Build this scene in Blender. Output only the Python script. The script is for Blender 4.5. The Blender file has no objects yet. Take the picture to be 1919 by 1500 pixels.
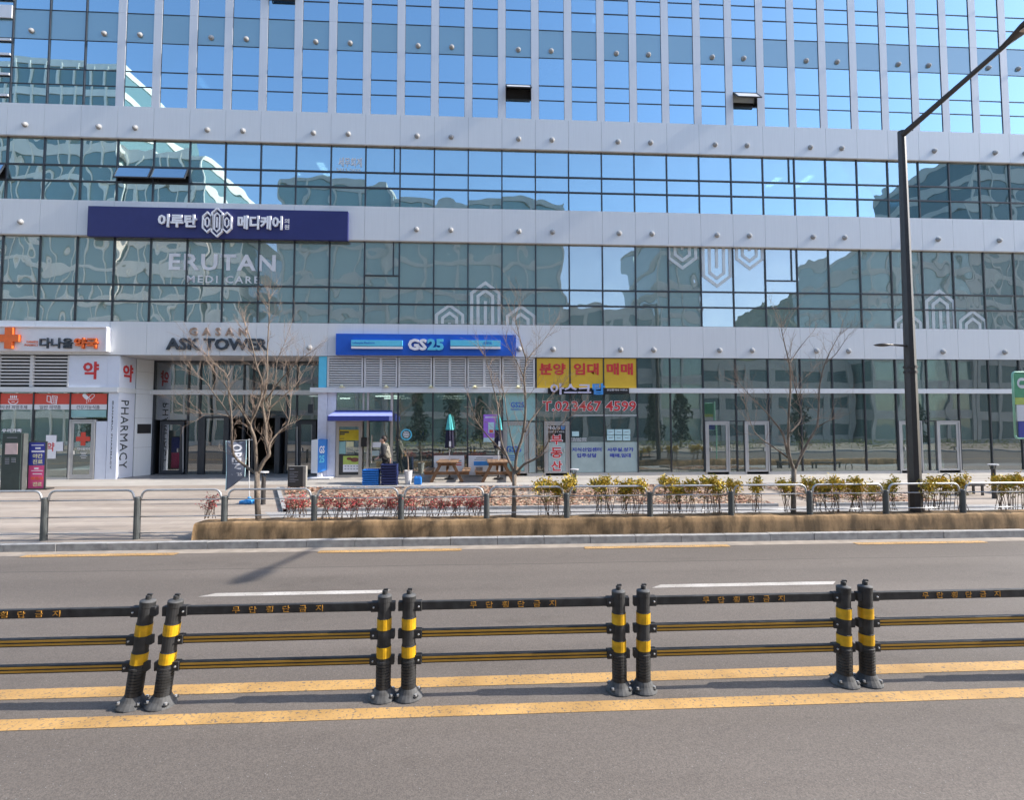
import bpy, math, random
from mathutils import Vector, Matrix
random.seed(7)
SC = bpy.context.scene
COL = SC.collection
R = math.radians
# ---------------------------------------------------------------- camera
CAM = Vector((0, 0, 2.7)); FOC = 950.0
PIT, YAW, ROL = R(2.78), R(3.13), R(-.10)
FW = Vector((math.sin(YAW)*math.cos(PIT), math.cos(YAW)*math.cos(PIT), math.sin(PIT)))
_r = Vector((math.cos(YAW), -math.sin(YAW), 0)); _u = _r.cross(FW)
RT = _r*math.cos(ROL)+_u*math.sin(ROL); UP = _u*math.cos(ROL)-_r*math.sin(ROL)
cd = bpy.data.cameras.new('camera'); cam = bpy.data.objects.new('camera', cd); COL.objects.link(cam)
cd.sensor_fit = 'HORIZONTAL'; cd.sensor_width = 36; cd.lens = 36*FOC/1919; cd.clip_end = 2000; cd.clip_start = .1
cam.matrix_world = Matrix(((RT.x, UP.x, -FW.x, CAM.x), (RT.y, UP.y, -FW.y, CAM.y), (RT.z, UP.z, -FW.z, CAM.z), (0, 0, 0, 1)))
SC.camera = cam
# ---------------------------------------------------------------- light
SUN_EL, SUN_AZ = R(35.5), R(1.5)          # sun stands along the street to the right, a touch in front of the facade
sd = Vector((-math.cos(SUN_EL)*math.cos(SUN_AZ), math.cos(SUN_EL)*math.sin(SUN_AZ), -math.sin(SUN_EL)))
sl = bpy.data.lights.new('sun', 'SUN'); sl.energy = 2.7; sl.angle = R(.53); sl.color = (1, .94, .85)
so = bpy.data.objects.new('sun', sl); COL.objects.link(so); so.rotation_euler = sd.to_track_quat('-Z', 'Y').to_euler()
W = bpy.data.worlds.new('World'); SC.world = W; W.use_nodes = True
wn = W.node_tree; bg = wn.nodes['Background']; sky = wn.nodes.new('ShaderNodeTexSky'); sky.sky_type = 'NISHITA'
sky.sun_disc = False; sky.sun_elevation = SUN_EL; sky.sun_rotation = R(91.5); sky.air_density = 1.0; sky.dust_density = 1.2; sky.ozone_density = 2.0
wn.links.new(sky.outputs[0], bg.inputs[0]); bg.inputs[1].default_value = .15
SC.view_settings.view_transform = 'Standard'; SC.view_settings.look = 'None'; SC.view_settings.gamma = 1
SC.view_settings.exposure = 1.5; SC.view_settings.use_curve_mapping = False
SC.render.engine = 'CYCLES'; SC.cycles.max_bounces = 8; SC.cycles.transparent_max_bounces = 12; SC.cycles.glossy_bounces = 4
SC.cycles.caustics_reflective = False; SC.cycles.caustics_refractive = False; SC.cycles.use_denoising = True

# ---------------------------------------------------------------- helpers
D = 21.4                                   # facade plane
def ray(px, py): return FW*FOC + RT*(px-959.5) + UP*(750-py)
def P(px, py, Y=D):                        # point of a pixel on the upright plane y = Y
    d = ray(px, py); return CAM + d*(Y/d.y)
def Z(px, py, z):                          # point of a pixel on the level plane z
    d = ray(px, py); return CAM + d*((z-CAM.z)/d.z)
def gz(y): return .16 + (min(max(y, 11.75), 21.4)-11.75)*.0383
def G(px, py):                             # point of a pixel on the pavement
    y = 15.
    for _ in range(20): p = Z(px, py, gz(y)); y = .5*y+.5*min(p.y, 40)
    return p
ORG = {}
def org(p): return ORG.get(p.name, Vector()) if p else Vector()
def tag(o, label=None, cat=None, group=None, kind=None):
    if label: o['label'] = label
    if cat: o['category'] = cat
    if group: o['group'] = group
    if kind: o['kind'] = kind
    return o
def root(name, loc, label, cat, group=None):
    o = bpy.data.objects.new(name, None); COL.objects.link(o); o.location = loc; o.empty_display_size = .2
    ORG[o.name] = Vector(loc); return tag(o, label, cat, group)
def mkobj(name, me, parent=None, loc=None):
    o = bpy.data.objects.new(name, me); COL.objects.link(o)
    if parent: o.parent = parent; ORG[o.name] = org(parent)
    if loc is not None: o.location = Vector(loc)
    return o
class MB:
    def __init__(s): s.v = []; s.f = []
    def add(s, vs, fs):
        n = len(s.v); s.v += [tuple(v) for v in vs]; s.f += [tuple(n+i for i in f) for f in fs]; return s
    def box(s, x0, x1, y0, y1, z0, z1):
        return s.add([(x0,y0,z0),(x1,y0,z0),(x1,y1,z0),(x0,y1,z0),(x0,y0,z1),(x1,y0,z1),(x1,y1,z1),(x0,y1,z1)],
                     [(3,2,1,0),(4,5,6,7),(0,1,5,4),(1,2,6,5),(2,3,7,6),(3,0,4,7)])
    def hexa(s, a, b):                     # two quads (bottom ring a, top ring b)
        return s.add(list(a)+list(b), [(3,2,1,0),(4,5,6,7),(0,1,5,4),(1,2,6,5),(2,3,7,6),(3,0,4,7)])
    def beam(s, p, q, w, h, up=(0,0,1)):   # rectangular bar from p to q
        p, q = Vector(p), Vector(q); d = (q-p).normalized(); u = Vector(up)
        sx = d.cross(u)
        if sx.length < 1e-4: sx = d.cross(Vector((1,0,0)))
        sx.normalize(); sz = sx.cross(d).normalized()
        ring = lambda c: [c-sx*w/2-sz*h/2, c+sx*w/2-sz*h/2, c+sx*w/2+sz*h/2, c-sx*w/2+sz*h/2]
        return s.hexa(ring(p), ring(q))
    def tube(s, pts, rad, n=8, cap=True):
        pts = [Vector(p) for p in pts]; rad = rad if isinstance(rad, (list, tuple)) else [rad]*len(pts)
        base = len(s.v); prev = None
        for i, p in enumerate(pts):
            d = (pts[min(i+1, len(pts)-1)]-pts[max(i-1, 0)]).normalized()
            if prev is None:
                a = d.cross(Vector((0,0,1)));
                if a.length < 1e-3: a = d.cross(Vector((1,0,0)))
            else:
                a = prev - d*prev.dot(d)
                if a.length < 1e-4: a = d.cross(Vector((.3,.9,.1)))
            a.normalize(); prev = a; b = d.cross(a)
            for k in range(n):
                t = 2*math.pi*k/n; s.v.append(tuple(p+(a*math.cos(t)+b*math.sin(t))*rad[i]))
        for i in range(len(pts)-1):
            for k in range(n):
                s.f.append((base+i*n+k, base+i*n+(k+1)%n, base+(i+1)*n+(k+1)%n, base+(i+1)*n+k))
        if cap:
            s.f.append(tuple(base+k for k in range(n))[::-1]); e = base+(len(pts)-1)*n; s.f.append(tuple(e+k for k in range(n)))
        return s
    def lathe(s, prof, c=(0,0,0), n=16):   # profile of (r, z)
        c = Vector(c); base = len(s.v)
        for r, z in prof:
            for k in range(n):
                t = 2*math.pi*k/n; s.v.append((c.x+r*math.cos(t), c.y+r*math.sin(t), c.z+z))
        for i in range(len(prof)-1):
            for k in range(n): s.f.append((base+i*n+k, base+i*n+(k+1)%n, base+(i+1)*n+(k+1)%n, base+(i+1)*n+k))
        s.f.append(tuple(base+k for k in range(n))[::-1]); e = base+(len(prof)-1)*n; s.f.append(tuple(e+k for k in range(n)))
        return s
    def prism(s, poly, y0, y1):            # polygon in x, z pushed through y
        n = len(poly)
        return s.add([(x, y0, z) for x, z in poly]+[(x, y1, z) for x, z in poly],
                     [tuple(range(n)), tuple(range(2*n-1, n-1, -1))]+[((i+1) % n, i, n+i, n+(i+1) % n) for i in range(n)])
    def stroke(s, pts, w, y0, y1, closed=False):   # mitred line in x, z of width w
        pts = [Vector((p[0], p[1])) for p in pts]; n = len(pts); L = []; Rr = []
        for i in range(n):
            a = pts[(i-1) % n] if (closed or i > 0) else None; b = pts[(i+1) % n] if (closed or i < n-1) else None
            d1 = (pts[i]-a).normalized() if a is not None else None; d2 = (b-pts[i]).normalized() if b is not None else None
            if d1 is None: d1 = d2
            if d2 is None: d2 = d1
            n1 = Vector((-d1.y, d1.x)); n2 = Vector((-d2.y, d2.x)); m = (n1+n2)
            m = n1 if m.length < 1e-3 else m.normalized()
            k = w/2/max(.35, m.dot(n1)); L.append(pts[i]+m*k); Rr.append(pts[i]-m*k)
        for i in range(n if closed else n-1):
            j = (i+1) % n; q = [L[i], L[j], Rr[j], Rr[i]]
            s.prism([(p.x, p.y) for p in q], y0, y1)
        return s
    def build(s, name, mat, parent=None, smooth=False, off=None, bevel=0):
        o0 = org(parent) if off is None else Vector(off)
        me = bpy.data.meshes.new(name); me.from_pydata([(v[0]-o0.x, v[1]-o0.y, v[2]-o0.z) for v in s.v], [], s.f); me.update()
        if smooth: me.polygons.foreach_set('use_smooth', [True]*len(me.polygons))
        me.materials.append(mat); o = mkobj(name, me, parent)
        if bevel:
            b = o.modifiers.new('bevel', 'BEVEL'); b.width = bevel; b.segments = 2; b.limit_method = 'ANGLE'
        return o
_bm = {}
def sbox(name, mat, parent, x0, x1, y0, y1, z0, z1, tilt=0):   # box piece that shares its mesh with equal pieces
    dx, dy, dz = round(x1-x0, 3), round(y1-y0, 3), round(z1-z0, 3); key = (dx, dy, dz, mat.name)
    if key not in _bm:
        m = MB().box(-dx/2, dx/2, -dy/2, dy/2, -dz/2, dz/2); me = bpy.data.meshes.new(name); me.from_pydata(m.v, [], m.f); me.materials.append(mat); _bm[key] = me
    o = mkobj(name, _bm[key], parent, Vector(((x0+x1)/2, (y0+y1)/2, (z0+z1)/2))-org(parent))
    if tilt: o.rotation_euler = (R(random.uniform(-tilt, tilt)), 0, R(random.uniform(-tilt, tilt)))
    return o
def text(name, body, mat, parent, x0, x1, z0, z1, y, depth=.01, bold=.015, roll=0, axis='front', space=1.0):
    """lettering fitted into the box x0..x1, z0..z1 of the upright plane y (its back face); roll 90 lets it run downward"""
    c = bpy.data.curves.new('t', 'FONT'); c.body = body; c.resolution_u = 2; c.offset = bold; c.fill_mode = 'BOTH'; c.extrude = .5; c.space_character = space
    c.align_x = 'LEFT'; o = bpy.data.objects.new('t', c); me = bpy.data.meshes.new_from_object(o)
    bpy.data.objects.remove(o); bpy.data.curves.remove(c)
    pts = [(v.co.x, v.co.y, v.co.z) for v in me.vertices]
    if roll: pts = [(b, -a, c_) for a, b, c_ in pts]
    ax = min(p[0] for p in pts); bx = max(p[0] for p in pts); ay = min(p[1] for p in pts); by = max(p[1] for p in pts)
    og = org(parent)
    for v, p in zip(me.vertices, pts):
        X = x0+(p[0]-ax)/(bx-ax)*(x1-x0); Zz = z0+(p[1]-ay)/(by-ay)*(z1-z0); Y = y-depth*(.5+p[2])
        if callable(axis): q = axis(X, Y, Zz)
        else: q = Vector((X, Y, Zz))
        v.co = q-og
    me.materials.clear(); me.materials.append(mat)
    return mkobj(name, me, parent)
def ptext(name, body, mat, parent, px0, px1, py0, py1, Y=D, **k):   # the same, box given as it is seen on plane Y
    a = P(px0, py1, Y); b = P(px1, py0, Y); return text(name, body, mat, parent, a.x, b.x, a.z, b.z, Y, **k)
def pbox(name, mat, parent, px0, px1, py0, py1, Y0, Y1, front=None):
    Yf = Y0 if front is None else front
    a = P((px0+px1)/2-(px1-px0)/2, py1, Yf); b = P(px1, py0, Yf)
    return sbox(name, mat, parent, a.x, b.x, Y0, Y1, a.z, b.z)

# ---------------------------------------------------------------- materials
def nodes(name):
    m = bpy.data.materials.new(name); m.use_nodes = True; nt = m.node_tree; return m, nt, nt.nodes['Principled BSDF']
def N(nt, t, **k):
    n = nt.nodes.new(t)
    for a, b in k.items(): setattr(n, a, b)
    return n
def pos_noise(nt, scale, detail=2, stretch=None, rough=.5):
    g = N(nt, 'ShaderNodeNewGeometry'); src = g.outputs['Position']
    if stretch:
        mp = N(nt, 'ShaderNodeMapping'); mp.inputs['Scale'].default_value = stretch; nt.links.new(src, mp.inputs[0]); src = mp.outputs[0]
    n = N(nt, 'ShaderNodeTexNoise'); n.inputs['Scale'].default_value = scale; n.inputs['Detail'].default_value = detail; n.inputs['Roughness'].default_value = rough
    nt.links.new(src, n.inputs['Vector']); return n
def ramp(nt, src, p0, c0, p1, c1):
    r = N(nt, 'ShaderNodeValToRGB'); e = r.color_ramp.elements; e[0].position = p0; e[0].color = c0; e[1].position = p1; e[1].color = c1
    nt.links.new(src, r.inputs[0]); return r
def mul(c, k): return tuple(min(1, max(0, v*k)) for v in c[:3])+(1,)
def mat(name, col, rough=.6, metal=0, var=.1, scale=5, bump=0, bscale=60, stretch=None, detail=3, emit=0, spec=None):
    m, nt, b = nodes(name)
    n = pos_noise(nt, scale, detail, stretch)
    r = ramp(nt, n.outputs[0], .3, mul(col, 1-var), .7, mul(col, 1+var))
    nt.links.new(r.outputs[0], b.inputs['Base Color']); b.inputs['Roughness'].default_value = rough; b.inputs['Metallic'].default_value = metal
    if spec is not None: b.inputs['Specular IOR Level'].default_value = spec
    if bump:
        n2 = pos_noise(nt, bscale, 3); bp = N(nt, 'ShaderNodeBump'); bp.inputs['Strength'].default_value = 1; bp.inputs['Distance'].default_value = bump
        nt.links.new(n2.outputs[0], bp.inputs['Height']); nt.links.new(bp.outputs[0], b.inputs['Normal'])
    if emit:
        b.inputs['Emission Color'].default_value = tuple(col[:3])+(1,); b.inputs['Emission Strength'].default_value = emit
    return m
def glass(name, tint, refl, through, wob, wscale=1.0, rcol=(.95, .98, 1), haze=None):
    """coated glass: a share of mirror reflection with the slow warp of tempered panes, the rest seen through, tinted"""
    m, nt, b = nodes(name); nt.nodes.remove(b); out = nt.nodes['Material Output']
    g = N(nt, 'ShaderNodeNewGeometry'); oi = N(nt, 'ShaderNodeObjectInfo')
    sc = N(nt, 'ShaderNodeMath', operation='MULTIPLY'); sc.inputs[1].default_value = 60; nt.links.new(oi.outputs['Random'], sc.inputs[0])
    ad = N(nt, 'ShaderNodeVectorMath', operation='ADD'); nt.links.new(g.outputs['Position'], ad.inputs[0]); nt.links.new(sc.outputs[0], ad.inputs[1])
    n = N(nt, 'ShaderNodeTexNoise'); n.inputs['Scale'].default_value = wscale; n.inputs['Detail'].default_value = 1; nt.links.new(ad.outputs[0], n.inputs['Vector'])
    bp = N(nt, 'ShaderNodeBump'); bp.inputs['Strength'].default_value = 1; bp.inputs['Distance'].default_value = wob; nt.links.new(n.outputs[0], bp.inputs['Height'])
    gl = N(nt, 'ShaderNodeBsdfGlossy'); gl.inputs['Roughness'].default_value = .0; gl.inputs['Color'].default_value = rcol+(1,); nt.links.new(bp.outputs[0], gl.inputs['Normal'])
    tr = N(nt, 'ShaderNodeBsdfTransparent'); tr.inputs[0].default_value = tint+(1,)
    df = N(nt, 'ShaderNodeBsdfDiffuse'); df.inputs[0].default_value = (haze+(1,)) if haze else mul(tint, .5)
    m1 = N(nt, 'ShaderNodeMixShader'); m1.inputs[0].default_value = through; nt.links.new(df.outputs[0], m1.inputs[1]); nt.links.new(tr.outputs[0], m1.inputs[2])
    fr = N(nt, 'ShaderNodeFresnel'); fr.inputs[0].default_value = 1.45
    ma = N(nt, 'ShaderNodeMath', operation='ADD', use_clamp=True); ma.inputs[1].default_value = refl; nt.links.new(fr.outputs[0], ma.inputs[0])
    m2 = N(nt, 'ShaderNodeMixShader'); nt.links.new(ma.outputs[0], m2.inputs[0]); nt.links.new(m1.outputs[0], m2.inputs[1]); nt.links.new(gl.outputs[0], m2.inputs[2])
    nt.links.new(m2.outputs[0], out.inputs[0]); return m
def film(name, col, cover):                # frosted film stuck on glass
    m, nt, b = nodes(name); nt.nodes.remove(b); out = nt.nodes['Material Output']
    d = N(nt, 'ShaderNodeBsdfDiffuse'); n = pos_noise(nt, 3, 2); r = ramp(nt, n.outputs[0], .3, mul(col, .93), .7, mul(col, 1.05)); nt.links.new(r.outputs[0], d.inputs[0])
    t = N(nt, 'ShaderNodeBsdfTransparent'); mx = N(nt, 'ShaderNodeMixShader'); mx.inputs[0].default_value = cover
    nt.links.new(t.outputs[0], mx.inputs[1]); nt.links.new(d.outputs[0], mx.inputs[2]); nt.links.new(mx.outputs[0], out.inputs[0]); return m
def asphalt():
    m, nt, b = nodes('asphalt')
    big0 = pos_noise(nt, .35, 5, (.22, 1, 1), .6); r0 = ramp(nt, big0.outputs[0], .3, (.102, .086, .073, 1), .72, (.155, .132, .113, 1))
    st = pos_noise(nt, 1.1, 6, (.5, 1, 1), .7); rs0 = ramp(nt, st.outputs[0], .56, (1, 1, 1, 1), .70, (.80, .79, .78, 1))
    gt = N(nt, 'ShaderNodeNewGeometry'); spt = N(nt, 'ShaderNodeSeparateXYZ'); nt.links.new(gt.outputs['Position'], spt.inputs[0])
    wt = N(nt, 'ShaderNodeMath', operation='MULTIPLY'); wt.inputs[1].default_value = 2*math.pi/1.55; nt.links.new(spt.outputs[1], wt.inputs[0])
    sn = N(nt, 'ShaderNodeMath', operation='SINE'); nt.links.new(wt.outputs[0], sn.inputs[0]); rt0 = ramp(nt, sn.outputs[0], 0, (.94, .94, .94, 1), 1, (1.05, 1.05, 1.05, 1))
    ma = N(nt, 'ShaderNodeMix', data_type='RGBA', blend_type='MULTIPLY'); ma.inputs[0].default_value = 1; nt.links.new(r0.outputs[0], ma.inputs[6]); nt.links.new(rs0.outputs[0], ma.inputs[7])
    r1 = N(nt, 'ShaderNodeMix', data_type='RGBA', blend_type='MULTIPLY'); r1.inputs[0].default_value = 1; nt.links.new(ma.outputs[2], r1.inputs[6]); nt.links.new(rt0.outputs[0], r1.inputs[7])
    fine = pos_noise(nt, 90, 2, None, .8); g0 = N(nt, 'ShaderNodeNewGeometry'); v0 = N(nt, 'ShaderNodeTexVoronoi'); v0.inputs['Scale'].default_value = 105; nt.links.new(g0.outputs['Position'], v0.inputs['Vector'])
    s0 = N(nt, 'ShaderNodeSeparateColor'); nt.links.new(v0.outputs['Color'], s0.inputs[0]); r2 = ramp(nt, s0.outputs[0], 0, (.76, .76, .77, 1), 1, (1.24, 1.23, 1.22, 1))
    mx = N(nt, 'ShaderNodeMix', data_type='RGBA', blend_type='MULTIPLY'); mx.inputs[0].default_value = 1
    nt.links.new(r1.outputs[2], mx.inputs[6]); nt.links.new(r2.outputs[0], mx.inputs[7])
    g = N(nt, 'ShaderNodeNewGeometry'); vo = N(nt, 'ShaderNodeTexVoronoi'); vo.inputs['Scale'].default_value = 42; nt.links.new(g.outputs['Position'], vo.inputs['Vector'])
    sp = ramp(nt, vo.outputs['Distance'], .10, (1, 1, 1, 1), .17, (0, 0, 0, 1))
    sel = N(nt, 'ShaderNodeSeparateColor'); nt.links.new(vo.outputs['Color'], sel.inputs[0])
    th = N(nt, 'ShaderNodeMath', operation='GREATER_THAN'); th.inputs[1].default_value = .86; nt.links.new(sel.outputs[0], th.inputs[0])
    mm = N(nt, 'ShaderNodeMath', operation='MULTIPLY'); nt.links.new(sp.outputs[0], mm.inputs[0]); nt.links.new(th.outputs[0], mm.inputs[1])
    mx2 = N(nt, 'ShaderNodeMix', data_type='RGBA'); nt.links.new(mm.outputs[0], mx2.inputs[0]); nt.links.new(mx.outputs[2], mx2.inputs[6]); mx2.inputs[7].default_value = (.3, .29, .28, 1)
    # thin seam cracks along the lane
    wv = pos_noise(nt, .5, 3, (.25, 1, 1)); sep = N(nt, 'ShaderNodeSeparateXYZ'); nt.links.new(g.outputs['Position'], sep.inputs[0])
    wa = N(nt, 'ShaderNodeMath', operation='MULTIPLY_ADD'); wa.inputs[1].default_value = .35; nt.links.new(wv.outputs[0], wa.inputs[0]); nt.links.new(sep.outputs[1], wa.inputs[2])
    df = N(nt, 'ShaderNodeMath', operation='SUBTRACT'); df.inputs[1].default_value = 10.12; nt.links.new(wa.outputs[0], df.inputs[0])
    ab = N(nt, 'ShaderNodeMath', operation='ABSOLUTE'); nt.links.new(df.outputs[0], ab.inputs[0])
    cr = ramp(nt, ab.outputs[0], .006, (.5, .5, .5, 1), .022, (1, 1, 1, 1))
    mx3 = N(nt, 'ShaderNodeMix', data_type='RGBA', blend_type='MULTIPLY'); mx3.inputs[0].default_value = 1; nt.links.new(mx2.outputs[2], mx3.inputs[6]); nt.links.new(cr.outputs[0], mx3.inputs[7])
    nt.links.new(mx3.outputs[2], b.inputs['Base Color']); b.inputs['Roughness'].default_value = .85
    bp = N(nt, 'ShaderNodeBump'); bp.inputs['Distance'].default_value = .003; nt.links.new(fine.outputs[0], bp.inputs['Height']); nt.links.new(bp.outputs[0], b.inputs['Normal'])
    return m
def paint(name, col, worn):                # road paint, worn through to the asphalt in specks
    m, nt, b = nodes(name)
    n = pos_noise(nt, 30, 5, None, .7); r = ramp(nt, n.outputs[0], worn-.05, (.13, .12, .11, 1), worn+.03, mul(col, 1))
    n2 = pos_noise(nt, 1.6, 4); r2 = ramp(nt, n2.outputs[0], .3, (.70, .68, .66, 1), .7, (1.08, 1.08, 1.1, 1))
    mx = N(nt, 'ShaderNodeMix', data_type='RGBA', blend_type='MULTIPLY'); mx.inputs[0].default_value = 1
    nt.links.new(r.outputs[0], mx.inputs[6]); nt.links.new(r2.outputs[0], mx.inputs[7]); nt.links.new(mx.outputs[2], b.inputs['Base Color']); b.inputs['Roughness'].default_value = .75
    bp = N(nt, 'ShaderNodeBump'); bp.inputs['Distance'].default_value = .004; nt.links.new(n.outputs[0], bp.inputs['Height']); nt.links.new(bp.outputs[0], b.inputs['Normal'])
    return m
def paving(name, c1, c2, mortar, bw, bh, rotz=0):
    m, nt, b = nodes(name); g = N(nt, 'ShaderNodeNewGeometry'); mp = N(nt, 'ShaderNodeMapping'); mp.inputs['Rotation'].default_value = (0, 0, rotz); nt.links.new(g.outputs['Position'], mp.inputs[0])
    br = N(nt, 'ShaderNodeTexBrick'); br.inputs['Color1'].default_value = c1+(1,); br.inputs['Color2'].default_value = c2+(1,); br.inputs['Mortar'].default_value = mortar+(1,)
    br.inputs['Scale'].default_value = 1; br.inputs['Brick Width'].default_value = bw; br.inputs['Row Height'].default_value = bh; br.inputs['Mortar Size'].default_value = .006; br.inputs['Bias'].default_value = -.1
    nt.links.new(mp.outputs[0], br.inputs['Vector'])
    n = pos_noise(nt, .9, 5, (.22, 2.2, 1)); r = ramp(nt, n.outputs[0], .32, (.74, .71, .69, 1), .68, (1.12, 1.12, 1.12, 1))  # streaks along x suggest cast shadows, painted into the paving colour
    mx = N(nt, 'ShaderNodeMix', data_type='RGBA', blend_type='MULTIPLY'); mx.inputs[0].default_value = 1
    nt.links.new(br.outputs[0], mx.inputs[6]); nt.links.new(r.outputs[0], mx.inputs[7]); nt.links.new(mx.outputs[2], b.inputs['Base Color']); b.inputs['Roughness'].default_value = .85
    bp = N(nt, 'ShaderNodeBump'); bp.inputs['Distance'].default_value = .004; bp.invert = True; nt.links.new(br.outputs['Fac'], bp.inputs['Height']); nt.links.new(bp.outputs[0], b.inputs['Normal'])
    return m
def burlap():
    m, nt, b = nodes('jute_mat')
    n = pos_noise(nt, 1.6, 6, (2.2, 1, .8), .65); r = ramp(nt, n.outputs[0], .38, (.19, .125, .065, 1), .62, (.52, .34, .18, 1))
    g = N(nt, 'ShaderNodeNewGeometry'); w1 = N(nt, 'ShaderNodeTexWave'); w1.inputs['Scale'].default_value = 14; w1.inputs['Distortion'].default_value = 2.5; w1.inputs['Detail'].default_value = 2; w1.bands_direction = 'X'
    w2 = N(nt, 'ShaderNodeTexWave'); w2.inputs['Scale'].default_value = 14; w2.inputs['Distortion'].default_value = 2.5; w2.inputs['Detail'].default_value = 2; w2.bands_direction = 'Z'
    nt.links.new(g.outputs['Position'], w1.inputs[0]); nt.links.new(g.outputs['Position'], w2.inputs[0])
    mn = N(nt, 'ShaderNodeMath', operation='MINIMUM'); nt.links.new(w1.outputs['Fac'], mn.inputs[0]); nt.links.new(w2.outputs['Fac'], mn.inputs[1])
    rr = ramp(nt, mn.outputs[0], .0, (.5, .48, .44, 1), .4, (1.12, 1.1, 1.08, 1))
    mx = N(nt, 'ShaderNodeMix', data_type='RGBA', blend_type='MULTIPLY'); mx.inputs[0].default_value = 1
    nt.links.new(r.outputs[0], mx.inputs[6]); nt.links.new(rr.outputs[0], mx.inputs[7]); nt.links.new(mx.outputs[2], b.inputs['Base Color']); b.inputs['Roughness'].default_value = .95
    bp = N(nt, 'ShaderNodeBump'); bp.inputs['Distance'].default_value = .012; nt.links.new(mn.outputs[0], bp.inputs['Height']); nt.links.new(bp.outputs[0], b.inputs['Normal'])
    return m
def wood(name, c):
    m, nt, b = nodes(name); n = pos_noise(nt, 9, 4, (1, .15, 1)); r = ramp(nt, n.outputs[0], .3, mul(c, .6), .7, mul(c, 1.25)); nt.links.new(r.outputs[0], b.inputs['Base Color']); b.inputs['Roughness'].default_value = .7; return m

M = {}
M['asphalt'] = asphalt()
M['yellow_paint'] = paint('yellow_road_paint', (.50, .30, .105), .42); M['white_paint'] = paint('white_road_paint', (.47, .44, .40), .40); M['edge_paint'] = paint('worn_yellow_paint', (.5, .30, .11), .45)
M['gutter'] = mat('gutter_concrete', (.30, .255, .21), .9, var=.18, scale=3, bump=.004)
M['kerb'] = mat('kerb_granite', (.33, .325, .32), .85, var=.22, scale=7, bump=.003, bscale=90)
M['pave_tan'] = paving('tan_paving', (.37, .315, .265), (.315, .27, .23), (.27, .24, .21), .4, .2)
M['pave_grey'] = paving('grey_block_paving', (.36, .35, .34), (.30, .295, .29), (.19, .185, .18), .23, .115)
M['pave_light'] = paving('pale_stone_paving', (.42, .39, .35), (.37, .345, .31), (.3, .28, .26), .6, .3)
M['soil'] = mat('mulch', (.30, .19, .12), .95, var=.5, scale=9, bump=.03, bscale=25)
M['ground'] = mat('ground', (.2, .19, .18), .95, var=.2, scale=.5)
M['white_panel'] = mat('white_aluminium_panel', (.655, .675, .695), .42, var=.025, scale=4, stretch=(7, 7, .25), detail=4)
M['pillar_white'] = mat('white_pillar_aluminium', (.65, .66, .69), .42, var=.02, scale=3, stretch=(6, 6, .3))
M['joint'] = mat('dark_joint', (.16, .16, .17), .8)
M['mullion'] = mat('anthracite_aluminium', (.035, .04, .048), .4, var=.1)
M['silver'] = mat('silver_aluminium', (.50, .50, .51), .35, metal=.55, var=.04)
M['vent'] = mat('vent_grey', (.36, .36, .36), .85, spec=.1)
M['pale_metal'] = mat('pale_grey_metal', (.55, .55, .56), .45, var=.05)
M['trim'] = mat('beige_trim', (.45, .41, .36), .6)
M['spandrel'] = glass('blue_spandrel_glass', (.19, .30, .36), .14, 0.0, .0015, .8, (.85, .95, 1), (.17, .31, .38))
M['glass_up'] = glass('sky_mirror_glass', (.30, .43, .50), .54, .75, .0035, .55, (.60, .86, 1))
M['glass_3'] = glass('third_floor_glass', (.45, .60, .62), .44, .75, .014, .7, (.70, .91, 1), (.3, .44, .42))
M['glass_2'] = glass('second_floor_glass', (.66, .80, .77), .25, .58, .020, .75, (.97, .97, 1), (.42, .56, .50))
M['glass_1'] = glass('shop_glass', (.62, .73, .70), .22, .88, .006, .6, (.93, 1, .99), (.30, .38, .36))
M['glass_lobby'] = glass('lobby_glass', (.36, .40, .40), .16, .9, .004, .6)
M['glass_house'] = glass('opposite_tower_glass', (.34, .50, .45), .08, 0, .004)
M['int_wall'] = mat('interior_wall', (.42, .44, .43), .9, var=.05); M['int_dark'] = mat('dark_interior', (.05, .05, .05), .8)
M['slab'] = mat('ceiling_white', (.6, .6, .6), .9); M['int_floor'] = mat('interior_floor', (.22, .21, .20), .5)
M['blind'] = mat('roller_blind', (.72, .76, .72), .9, var=.04, scale=2)
M['lamp_panel'] = mat('ceiling_lamp', (1, .98, .94), .5, emit=1.6, var=0)
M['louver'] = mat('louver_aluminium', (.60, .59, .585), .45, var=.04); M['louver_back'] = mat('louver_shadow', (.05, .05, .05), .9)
M['navy_sign'] = mat('navy_sign', (.020, .024, .13), .5, var=.05); M['white'] = mat('white_letter', (.80, .80, .84), .5, var=.02)
M['gs_blue'] = mat('gs_blue', (.012, .10, .52), .45, var=.04); M['gs_cyan'] = mat('gs_cyan', (.12, .55, .76), .45, var=.03)
M['dark_letter'] = mat('charcoal_letter', (.03, .04, .055), .45); M['bronze_letter'] = mat('bronze_letter', (.33, .24, .19), .5)
M['sign_white'] = mat('white_sign_board', (.72, .72, .75), .5, var=.02); M['orange'] = mat('orange_letter', (.75, .14, .025), .45); M['red'] = mat('red_letter', (.58, .035, .04), .5, var=.05)
M['red_band'] = mat('red_band', (.62, .07, .045), .5, var=.03); M['pharm_panel'] = mat('pharmacy_panel', (.66, .70, .80), .45, var=.02)
M['yellow_sign'] = mat('yellow_sign', (.66, .41, .03), .5, var=.04); M['blue_letter'] = mat('blue_letter', (.03, .05, .40), .5); M['sky_letter'] = mat('sky_blue_letter', (.05, .28, .70), .45)
M['lav_letter'] = mat('lavender_letter', (.55, .54, .72), .45); M['black'] = mat('black_plate', (.012, .012, .014), .5)
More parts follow.
